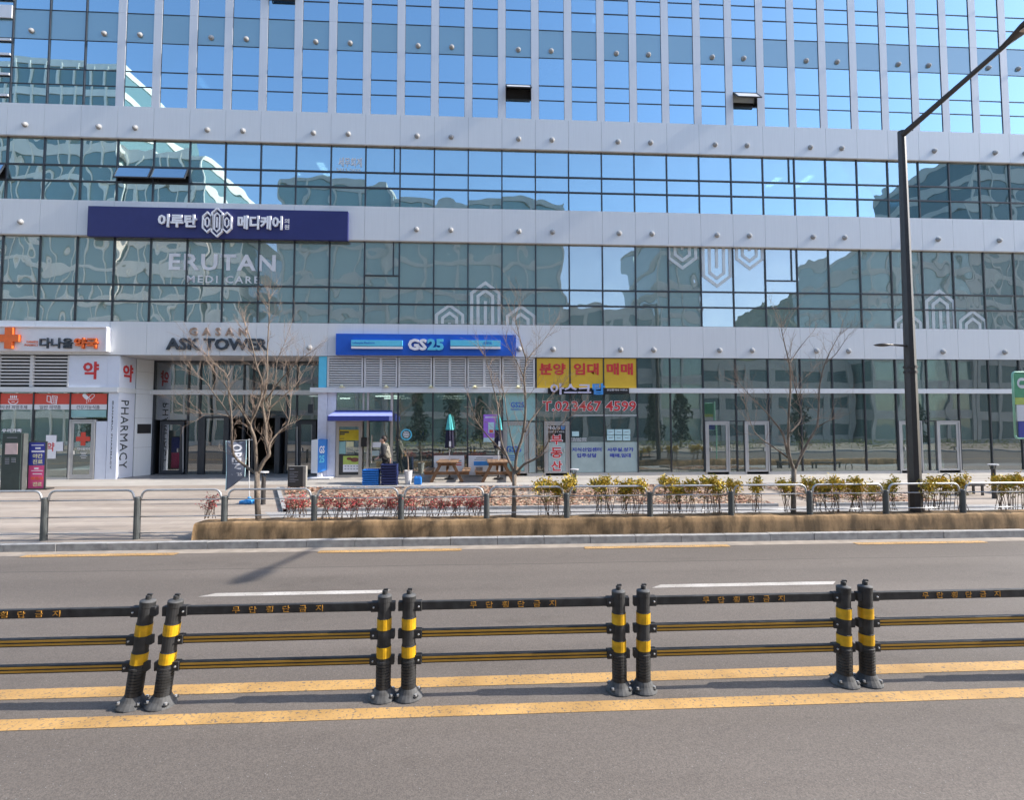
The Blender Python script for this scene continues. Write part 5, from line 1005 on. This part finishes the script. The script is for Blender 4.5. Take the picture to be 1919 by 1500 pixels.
# benches and hoop at the right
def bench(px0, px1, py, ptop, lab):
    p = ground_at(px0, py); q = ground_at(px1, py); zt = P(px0, ptop, p.y).z; r_ = root('bench', ((p.x+q.x)/2, p.y, p.z), lab, 'bench'); MB().box(p.x, q.x, p.y, p.y+.4, zt-.05, zt).build('seat', M['lamp_dark'], r_)
    for x in (p.x+.05, q.x-.1): MB().box(x, x+.06, p.y+.02, p.y+.07, gz(p.y), zt-.051).box(x, x+.06, p.y+.33, p.y+.38, gz(p.y+.33), zt-.051).build('leg', M['lamp_dark'], r_)
bench(1806, 1850, 930, 909, 'small dark backless bench between the street lamp and the bollard lamp'); bench(1880, 1960, 926, 907, 'dark backless bench between the bollard lamp and the bus stop sign')
p = ground_at(1774, 905); r_ = root('bicycle_hoop', p, 'small dark arched bicycle hoop on the paving before the vacant shop', 'bicycle stand'); MB().tube([p+Vector((-.17, 0, 0)), p+Vector((-.17, 0, .2))]+[p+Vector((-.17*math.cos(R(t)), 0, .2+.14*math.sin(R(t)))) for t in (20, 50, 90, 130, 160)]+[p+Vector((.17, 0, .2)), p+Vector((.17, 0, 0))], .022, 8).build('hoop', M['lamp_dark'], r_, smooth=True)
#PART4
# ================================================================ trees and shrubs
def tree(px, base_py, limbs, sc, ox, oy, Y, seed, lab, trunk_r):
    rt_ = random.Random(seed); p0 = P(px, base_py, Y); t = root('bare_tree', (p0.x, Y, .55), lab, 'tree', 'young bare trees in the planting strip')
    W2 = lambda u, v, dy: P(ox+u/sc, oy+v/sc, Y+dy)
    tr = MB(); br = MB(); tw = MB(); base = Vector((p0.x, Y, .50))
    f0 = W2(*limbs['fork'], 0); mid = base.lerp(f0, .5)+Vector((rt_.uniform(-.02, .02), 0, 0))
    tr.tube([base-Vector((0, 0, .1)), base+Vector((0, 0, .08)), mid, f0+Vector((0, 0, .05))], [trunk_r*1.25, trunk_r*1.05, trunk_r*.95, trunk_r*.95], 12)
    tr.build('trunk', M['bark'], t, smooth=True)
    ends = []
    def twig(o, d, l, r, lv):
        n = 4; pts = [o]; dd = d.copy()
        for i in range(n): dd = (dd+Vector((rt_.uniform(-.22, .22), rt_.uniform(-.22, .22), rt_.uniform(-.06, .16)))).normalized(); pts.append(pts[-1]+dd*l/n)
        tw.tube(pts, [r*(1-.75*i/n) for i in range(n+1)], 5, cap=False)
        if lv > 0:
            for i in range(1, n+1):
                if rt_.random() < .75:
                    a = dd.cross(Vector((rt_.uniform(-1, 1), rt_.uniform(-1, 1), rt_.uniform(-.3, .3)))).normalized(); twig(pts[i], (dd*.8+a*rt_.uniform(.5, .9)+Vector((0, 0, .2))).normalized(), l*rt_.uniform(.35, .65), r*.6, lv-1)
    for pl, dy0, dy1, r0, r1 in limbs['main']:
        n = len(pl); pts = []
        for i, (u, v) in enumerate(pl):
            q = W2(u, v, dy0+(dy1-dy0)*i/(n-1)+(rt_.uniform(-.03, .03) if 0 < i < n-1 else 0)); pts.append(q)
        fine = []
        for i in range(n-1):
            pA = pts[max(i-1, 0)]; pB = pts[i]; pC = pts[i+1]; pD = pts[min(i+2, n-1)]
            for s_ in range(4):
                u = s_/4.; fine.append(.5*((2*pB)+(pC-pA)*u+(2*pA-5*pB+4*pC-pD)*u*u+(3*pB-pA-3*pC+pD)*u**3))
        fine.append(pts[-1]); k = len(fine)
        br.tube(fine, [r0+(r1-r0)*i/(k-1)+rt_.uniform(-.0012, .0012) for i in range(k)], 8)
        for i in range(3, k):
            fr = i/(k-1)
            if rt_.random() < .40+.4*fr:
                d = (fine[i]-fine[i-1]).normalized(); a = d.cross(Vector((rt_.uniform(-1, 1), rt_.uniform(-1, 1), rt_.uniform(-1, 1)))).normalized()
                twig(fine[i], (d*.75+a*.75+Vector((0, 0, .25))).normalized(), rt_.uniform(.25, .65), min(r1*.9, .009), 2)
        d = (fine[-1]-fine[-3]).normalized()
        for _ in range(3): twig(fine[-1], (d+Vector((rt_.uniform(-.5, .5), rt_.uniform(-.5, .5), rt_.uniform(0, .4)))).normalized(), rt_.uniform(.35, .75), r1*.85, 2)
    br.build('limbs', M['bark'], t, smooth=True); tag(tw.build('twigs', M['twig'], t, smooth=True), kind='stuff')
T1 = {'fork': (890, 1095), 'main': [
 ([(885, 1095), (790, 1030), (700, 945), (680, 820), (680, 650), (655, 430), (645, 290), (560, 200), (470, 110)], 0, .5, .035, .008),
 ([(672, 640), (600, 520), (530, 430), (470, 340), (395, 275)], .25, .7, .02, .006),
 ([(672, 625), (560, 600), (440, 600)], .25, -.1, .014, .005),
 ([(885, 1090), (880, 940), (868, 800), (832, 685), (880, 580), (925, 450), (930, 330), (880, 180), (850, 30), (800, -120)], 0, -.5, .045, .008),
 ([(832, 690), (760, 570), (680, 460), (640, 380), (560, 280)], -.2, -.7, .024, .006),
 ([(893, 1095), (940, 1000), (990, 930), (965, 830), (962, 700), (935, 520), (960, 400), (975, 250), (975, 80), (990, -200), (985, -350)], 0, .1, .05, .008),
 ([(985, 930), (1000, 840), (1070, 750), (1145, 680), (1165, 560), (1168, 460)], .1, .6, .028, .007),
 ([(960, 500), (1030, 390), (1110, 290), (1190, 200), (1270, 130)], .1, -.5, .02, .006),
 ([(985, 560), (1090, 470), (1200, 370), (1260, 280), (1310, 190)], .1, .4, .02, .006),
 ([(960, 720), (985, 620), (1000, 480), (1040, 300), (1060, 150), (1120, 10)], .1, .3, .02, .006)]}
tree(484, 972, T1, 4.411, 280, 640, 12.03, 21, 'bare young tree with wide twiggy crown before the tower entrance', .062)
T2 = {'fork': (300, 1165), 'main': [
 ([(298, 1160), (235, 1010), (190, 900), (165, 740), (150, 560), (100, 350), (50, 150)], 0, .5, .034, .007),
 ([(225, 1000), (120, 890), (40, 800), (-40, 690), (-80, 550)], .2, -.3, .026, .006),
 ([(305, 1160), (320, 1000), (370, 840), (395, 640), (395, 480), (385, 300), (402, 165), (370, 60), (340, -60), (310, -200)], 0, -.2, .04, .008),
 ([(402, 170), (470, 90), (550, 0), (620, -100)], -.1, .3, .016, .005),
 ([(310, 1000), (270, 840), (240, 690), (215, 500), (200, 420)], 0, .4, .02, .006),
 ([(308, 1170), (380, 1085), (470, 1040), (540, 985), (600, 880), (660, 780), (795, 660)], 0, -.5, .034, .007),
 ([(392, 800), (440, 700), (520, 600), (610, 490), (700, 410)], -.1, .2, .022, .006),
 ([(388, 330), (330, 200), (270, 90), (225, 0)], -.1, -.4, .016, .005)]}
tree(963, 965, T2, 4.687, 900, 640, 12.03, 33, 'bare young tree standing before the picnic tables of the store', .055)
T3 = {'fork': (1200, 1095), 'main': [
 ([(1195, 1090), (1150, 960), (1125, 850), (1090, 770), (1010, 670), (960, 610), (870, 520), (760, 400)], 0, .3, .034, .006),
 ([(1160, 1000), (1040, 910), (950, 850), (880, 770), (835, 620)], .1, -.4, .02, .005),
 ([(1198, 1090), (1160, 960), (1155, 800), (1160, 640), (1172, 450), (1165, 270), (1130, 120), (1100, -20)], 0, -.2, .038, .007),
 ([(1205, 1090), (1260, 970), (1320, 850), (1380, 740), (1395, 560), (1400, 430), (1440, 260), (1500, 130), (1555, 30)], 0, .3, .036, .006),
 ([(1165, 800), (1240, 720), (1255, 640), (1235, 540), (1205, 430), (1180, 300)], -.1, .3, .022, .007),
 ([(1375, 760), (1430, 725), (1485, 700)], .2, -.1, .012, .005), ([(1163, 260), (1240, 140), (1330, 30)], -.1, .3, .014, .005), ([(1210, 445), (1270, 380), (1330, 330)], .1, .3, .012, .005), ([(1440, 260), (1520, 190), (1590, 90)], .3, .1, .012, .005)]}
tree(1487, 958, T3, 4.1675, 1200, 620, 12.03, 45, 'dark bare young tree standing before the vacant shop doors', .058)

def leafquad(m, c, s, rnd):
    n = Vector((rnd.uniform(-1, 1), rnd.uniform(-1, 1), rnd.uniform(-.2, 1))).normalized(); a = n.cross(Vector((rnd.uniform(-1, 1), rnd.uniform(-1, 1), rnd.uniform(-1, 1)))).normalized(); b = n.cross(a)
    m.add([c-a*s, c-b*s*.45+n*s*.15, c+a*s, c+b*s*.45+n*s*.15], [(0, 1, 2, 3)])
def shrub(px, ptop, pbot, wid, seed, kind, lab, grp, Y=None):
    rnd = random.Random(seed); Y = Y or 12.05+rnd.uniform(-.1, .15); p = P(px, 940, Y); t = root('shrub', (p.x, Y, .58), lab, 'shrub', grp)
    zt = P(px, ptop, Y).z; zb = P(px, pbot, Y).z; w = wid/79./2; st = MB(); l1 = MB(); l2 = MB(); n = rnd.randint(6, 9) if kind == 'y' else rnd.randint(7, 10)
    for i in range(n):
        b = Vector((p.x+rnd.uniform(-w, w)*.8, Y+rnd.uniform(-.12, .12), .56)); top = Vector((p.x+rnd.uniform(-w, w), Y+rnd.uniform(-.15, .15), rnd.uniform(zt*.75+zb*.25, zt-.03)))
        md = b.lerp(top, .5)+Vector((rnd.uniform(-.04, .04), rnd.uniform(-.04, .04), 0)); st.tube([b, md, top], [.008, .006, .004], 5, cap=False)
        if kind == 'y':
            for _ in range(2): q = b.lerp(top, rnd.uniform(.35, .8)); e = q+Vector((rnd.uniform(-.12, .12), rnd.uniform(-.1, .1), rnd.uniform(.05, .14))); st.tube([q, e], [.004, .003], 4, cap=False); [leafquad(l2 if rnd.random() < .6 else l1, e+Vector((rnd.gauss(0, .03), rnd.gauss(0, .03), rnd.gauss(0, .03))), rnd.uniform(.018, .034), rnd) for _ in range(6)]
            for _ in range(52): leafquad(l1 if rnd.random() < .82 else l2, top+Vector((rnd.gauss(0, .055), rnd.gauss(0, .055), rnd.gauss(-.03, .06))), rnd.uniform(.026, .048), rnd)
        else:
            for _ in range(5):
                q = b.lerp(top, rnd.uniform(.4, 1)); e = q+Vector((rnd.uniform(-.2, .2), rnd.uniform(-.12, .12), rnd.uniform(.0, .1))); st.tube([q, e], [.0045, .0025], 4, cap=False)
                for _ in range(5): leafquad(l1, q.lerp(e, rnd.uniform(.3, 1.1))+Vector((rnd.gauss(0, .03), rnd.gauss(0, .03), rnd.gauss(0, .02))), rnd.uniform(.014, .03), rnd)
    st.build('stems', M['stem'], t); l1.build('leaves', M['leaf_y' if kind == 'y' else 'leaf_r'], t)
    if l2.v: l2.build('lower_leaves', M['leaf_g'], t)
near = {1: 'beside the bollard lamp before the estate agent'}
ys = [(1015, 897, 34), (1041, 899, 20), (1064, 897, 22), (1093, 900, 16), (1118, 896, 22), (1142, 895, 26), (1172, 898, 20), (1193, 897, 22), (1226, 896, 18), (1251, 895, 22), (1272, 896, 18), (1294, 896, 22), (1328, 895, 26), (1346, 898, 20), (1374, 894, 30), (1391, 899, 14), (1418, 900, 16), (1448, 898, 18), (1474, 898, 20), (1522, 900, 18), (1543, 894, 24), (1566, 893, 24), (1597, 894, 22), (1611, 894, 20), (1638, 893, 24), (1668, 894, 22), (1692, 893, 22), (1733, 893, 20), (1752, 892, 24), (1769, 893, 18), (1800, 892, 24), (1825, 892, 20), (1878, 890, 22), (1896, 890, 22), (1925, 892, 24)]
for i, (px, pt, w) in enumerate(ys):
    pt += (0, 6, -3, 9, 2, -2, 5)[i % 7]; w *= (1, .8, 1.15, .7, 1.2)[i % 5]
    if i in (3, 8, 15, 17, 26, 31): continue
    lab = 'yellow green leafy shrub on thin stems in the jute strip before the estate agent' if px < 1210 else 'yellow green leafy shrub on thin stems in the jute strip by the dark bare tree' if px < 1530 else 'yellow green leafy shrub on thin stems in the jute strip around the street lamp'
    shrub(px, pt, 968, w, 100+i, 'y', lab, 'yellow green shrubs '+('before the estate agent' if px < 1210 else 'by the dark bare tree' if px < 1530 else 'around the street lamp'))
rs_ = [(395, 925, 26), (543, 928, 30), (566, 924, 26), (612, 929, 28), (640, 926, 26), (668, 931, 30), (695, 929, 30), (722, 931, 30), (748, 929, 28), (775, 930, 32), (802, 927, 30), (828, 931, 30), (856, 925, 30), (880, 932, 28), (896, 930, 22)]
for i, (px, pt, w) in enumerate(rs_):
    lab = 'thin reddish shrub alone at the end of the jute strip' if px < 500 else 'thin reddish shrub in the jute strip between the entrance tree and the store tree'
    shrub(px, pt, 972, w, 300+i, 'r', lab, None if px < 500 else 'reddish shrubs between the two trees')

# ================================================================ person at the store door
def skin(name, chains, mt, parent, sub=2):
    vs, es, rs2, idx = [], [], [], {}
    for ch in chains:
        prev = None
        for (k, co, r) in ch:
            if k not in idx: idx[k] = len(vs); vs.append(Vector(co)); rs2.append(r if isinstance(r, tuple) else (r, r))
            if prev is not None and prev != idx[k]: es.append((prev, idx[k]))
            prev = idx[k]
    me = bpy.data.meshes.new(name); me.from_pydata(vs, es, []); o = bpy.data.objects.new(name, me); COL.objects.link(o)
    sm = o.modifiers.new('skin', 'SKIN'); sm.use_smooth_shade = True
    for i, d in enumerate(me.skin_vertices[0].data): d.radius = rs2[i]; d.use_root = (i == 0)
    ss = o.modifiers.new('sub', 'SUBSURF'); ss.levels = sub; ss.render_levels = sub
    dg = bpy.context.evaluated_depsgraph_get(); me2 = bpy.data.meshes.new_from_object(o.evaluated_get(dg)); bpy.data.objects.remove(o)
    me2.materials.clear(); me2.materials.append(mt); me2.polygons.foreach_set('use_smooth', [True]*len(me2.polygons)); return mkobj(name, me2, parent)
pf = Vector((P(722, 880, 19.75).x, 19.75, 0)); pf.z = gz(pf.y)+.004
PR = root('person', pf, 'person in a mottled padded jacket and black trousers stepping towards the store door', 'person')
# local frame: faces -x
J = dict(pel=(.02, 0, .92), spn=(0, 0, 1.12), chs=(-.03, 0, 1.34), nek=(-.05, 0, 1.50), hd0=(-.125, 0, 1.575), hd1=(-.105, 0, 1.64), hd2=(-.09, 0, 1.71))
def leg(s, hip, knee, ank, toe): return [('pel', J['pel'], .10), ('hip'+s, hip, .095), ('kn'+s, knee, .06), ('an'+s, ank, .042), ('to'+s, toe, (.035, .028))]
LL = leg('l', (.02, -.1, .86), (-.10, -.1, .50), (.02, -.1, .09), (-.13, -.1, .04)); LRg = leg('r', (.02, .1, .86), (.06, .1, .48), (.20, .1, .13), (.08, .11, .04))
AL = [('chs', J['chs'], .10), ('shl', (-.03, -.19, 1.36), .05), ('ell', (-.02, -.25, 1.11), .05), ('wrl', (-.22, -.22, .98), .034), ('pal', (-.29, -.21, .955), (.03, .022))]
AR = [('chs', J['chs'], .10), ('shr', (-.02, .19, 1.36), .05), ('elr', (.10, .25, 1.12), .05), ('wrr', (.14, .24, .88), .034), ('par', (.14, .24, .80), (.03, .022))]
fing = []
for i, dy in enumerate((-.024, -.008, .008, .022)): fing.append([('pal', AL[-1][1], (.03, .022)), ('f%da' % i, (-.33, -.21+dy, .945-.002*i), .010), ('f%db' % i, (-.365+.006*abs(i-1), -.21+dy*1.1, .925), .009), ('f%dc' % i, (-.375+.008*abs(i-1), -.21+dy*1.1, .90), .008)])
fing.append([('pal', AL[-1][1], (.03, .022)), ('ta', (-.30, -.245, .935), .011), ('tb', (-.325, -.255, .915), .009)])
for i, dx in enumerate((-.024, -.008, .008, .022)): fing.append([('par', AR[-1][1], (.03, .022)), ('g%da' % i, (.14+dx, .24, .75), .010), ('g%db' % i, (.135+dx, .235, .715), .009), ('g%dc' % i, (.125+dx, .225, .69), .008)])
fing.append([('par', AR[-1][1], (.03, .022)), ('ua', (.105, .235, .77), .011), ('ub', (.09, .23, .745), .009)])
TOR = [('pel', J['pel'], .10), ('spn', J['spn'], .09), ('chs', J['chs'], .10), ('nek', J['nek'], .055), ('hd0', J['hd0'], .075), ('hd1', J['hd1'], .115), ('hd2', J['hd2'], .11)]
NOSE = [('hd1', J['hd1'], .115), ('nose', (-.222, 0, 1.62), .018)]
skin('body', [TOR, LL, LRg, AL, AR, NOSE]+fing, M['skin'], PR)
gr = lambda ch, k: [(n_, c_, tuple(x*k for x in r_) if isinstance(r_, tuple) else r_*k) for n_, c_, r_ in ch]
skin('jacket', [gr([('pel', (.03, 0, .82), .20), ('spn', J['spn'], .22), ('chs', J['chs'], .225), ('nek', (-.04, 0, 1.48), .16), ('col', (-.05, 0, 1.53), .11)], 1.0), gr([('chs', J['chs'], .13)]+[AR[1], AR[2], ('wrr', (.14, .24, .91), .036)], 1.45)], M['jacket'], PR)
skin('sleeve', [[('cl', (-.03, -.08, 1.38), .15), ('shl', (-.03, -.20, 1.36), .13), ('ell', (-.02, -.26, 1.11), .09), ('wrl', (-.20, -.222, .99), .052)]], M['sleeve'], PR, 2)
skin('trousers', [gr(LL[:3]+[('anl', (.01, -.1, .12), .05)], 1.22), gr(LRg[:3]+[('anr', (.19, .1, .17), .05)], 1.22)], M['trouser'], PR)
for s_, c in (('l', (.02, -.1)), ('r', (.18, .1))): skin('shoe', [[('a', (c[0]+.04, c[1], .05 if s_ == 'l' else .09), (.048, .045)), ('b', (c[0]-.06, c[1], .045 if s_ == 'l' else .06), (.045, .04)), ('c', (c[0]-.15, c[1], .035), (.038, .03))]], M['shoe'], PR)
skin('hair', [[('a', (-.165, 0, 1.745), .045), ('b', (-.10, 0, 1.745), .10), ('c', (-.05, 0, 1.71), .11), ('d', (-.03, 0, 1.64), .095), ('e', (-.025, 0, 1.58), .06)]], M['hair'], PR)
m = MB()
for y in (-.035, .035): m.lathe([(.004, -.006), (.010, 0), (.004, .006)], (-.198, y, 1.665), 8)
m.build('eyes', M['hair'], PR, off=(0, 0, 0)); MB().box(-.196, -.186, -.022, .022, 1.575, 1.582).build('mouth', M['red_band'], PR, off=(0, 0, 0))
for y in (-.086, .086): MB().lathe([(.012, -.03), (.024, 0), (.012, .03)], (-.085, y*1.05, 1.645), 8).build('ear', M['skin'], PR, off=(0, 0, 0))

# ================================================================ the other side of the road (mirrored in the glass)
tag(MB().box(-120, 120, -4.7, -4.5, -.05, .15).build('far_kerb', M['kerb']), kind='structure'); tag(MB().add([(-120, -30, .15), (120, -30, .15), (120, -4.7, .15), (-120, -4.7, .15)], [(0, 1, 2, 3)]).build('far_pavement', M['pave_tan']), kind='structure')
def block(x0, x1, y1, h, lab, wall, glassm, fh=3.6, bay=3.0, wr=.45, dep=16):
    b_ = root('opposite_building', ((x0+x1)/2, y1, .15), lab, 'building'); MB().box(x0, x1, y1-dep, y1, .1, h).build('core', glassm, b_); nf = max(1, int(h/fh))
    for i in range(nf+1):
        z = .15+i*(h-.15)/nf; sbox('floor_band', wall, b_, x0-.1, x1+.1, y1-dep-.1, y1+.12, max(.12, z-fh*wr*.5), min(h+.4, z+fh*wr*.5))
    nb = max(1, int((x1-x0)/bay))
    for i in range(nb+1): x = x0+i*(x1-x0)/nb; sbox('fin', wall, b_, x-bay*wr*.2, x+bay*wr*.2, y1-.05, y1+.2, .15, h)
block(-98, -44.5, -20, 47, 'tall beige framed tower mirrored above the pharmacy', M['far_beige'], M['glass_house'], 3.4, 1.7, .26)
block(-44, -35, -20.5, 36, 'narrow beige framed block mirrored beside the tower', M['far_beige'], M['glass_house'], 3.4, 1.5, .3)
block(-34.5, -30.5, -21, 27, 'slim low beige block mirrored near the clinic lettering', M['far_beige'], M['glass_house'], 3.5, 2, .4)
block(-25.5, -12.5, -21, 33.2, 'grey glass block mirrored above the store sign', M['far_grey'], M['glass_house'], 3.7, 3.2, .22); block(-12, 9.5, -20, 30.6, 'wide grey green block mirrored above the store louvers', M['far_grey'], M['glass_house'], 3.7, 4.2, .2)
block(10, 22, -22, 17.5, 'low grey block mirrored before the open sky', M['far_grey'], M['far_win'], 3.6, 3, .5); block(22.5, 27.8, -20.5, 28.5, 'slender grey block mirrored beside the inverted emblems', M['far_grey'], M['glass_house'], 3.6, 1.8, .3)
block(28.5, 50, -24, 11, 'long low grey hall mirrored below the hill', M['far_grey'], M['far_win'], 3.6, 3.5, .6); block(51, 65, -21, 27, 'broad grey block mirrored behind the street lamp', M['far_grey'], M['glass_house'], 3.6, 3, .35); block(65.5, 90, -21, 40, 'tall grey block mirrored beyond the street lamp arm', M['far_grey'], M['far_win'], 3.6, 3, .35)
m = MB(); nx, ny = 70, 16; rh = random.Random(8); hgt = {}
for i in range(nx+1):
    for j in range(ny+1):
        u = i/nx; v = j/ny; x = 40+240*u; y = -95-90*v; h = 74*math.sin(math.pi*min(1, v*1.1)*.5)*min(1, (u*2.2)**.7)*(.86+.08*math.sin(u*17)+.06*math.sin(u*41+1))
        m.v.append((x, y, h+rh.uniform(-1.6, 1.6)*min(1, v*3)))
for i in range(nx):
    for j in range(ny): m.f.append((i*(ny+1)+j, (i+1)*(ny+1)+j, (i+1)*(ny+1)+j+1, i*(ny+1)+j+1))
tag(m.build('hill', M['hill']), kind='structure')
def conifer(x, y, h, seed, lab):
    rc = random.Random(seed); t = root('conifer', (x, y, .15), lab, 'tree', 'evergreens across the road'); MB().tube([(x, y, .1), (x, y, h*.95)], [.13, .03], 7).build('trunk', M['bark'], t); m = MB()
    ph_ = rc.uniform(0, 6)
    for i in range(1100):
        v = rc.random(); a = rc.uniform(0, 6.3); r = h*.20*math.sqrt(max(0, 1-(v*1.05-.1)**2))*(.7+.3*math.sin(v*9+ph_)+.25*math.sin(a*3+v*7+ph_))*rc.uniform(.3, 1)+.05; c = Vector((x+r*math.cos(a), y+r*math.sin(a), .15+h*(.16+.84*v)-r*.2)); leafquad(m, c, rc.uniform(.12, .25), rc)
    m.build('foliage', M['needle'], t)
for i, (x, y, h) in enumerate(((17.5, -9, 5.6), (20.8, -9.5, 6.0), (-3.2, -9, 6.4), (-.4, -9.6, 5.4), (-6.6, -9.3, 6.0), (33, -9, 6), (46.5, -9.4, 5.4), (-38, -9, 6))): conifer(x, y, h, 70+i, 'dark evergreen mirrored low in the shop glass')
def hedge(x0, x1, y, lab):
    rc = random.Random(int(x0)+90); t = root('hedge', ((x0+x1)/2, y, .15), lab, 'hedge'); m = MB()
    for i in range(int((x1-x0)*110)): leafquad(m, Vector((rc.uniform(x0, x1), y+rc.uniform(-.35, .35), .15+rc.random()**.7*.95)), rc.uniform(.05, .10), rc)
    m.build('leaves', M['leaf_g'], t)
for (x0, x1), l_ in zip(((-12, 8), (12, 28), (31, 44), (47, 62)), ('store', 'vacant shop', 'empty shop door', 'bus stop')): hedge(x0, x1, -7, 'clipped roadside hedge mirrored low in the %s glass' % l_)
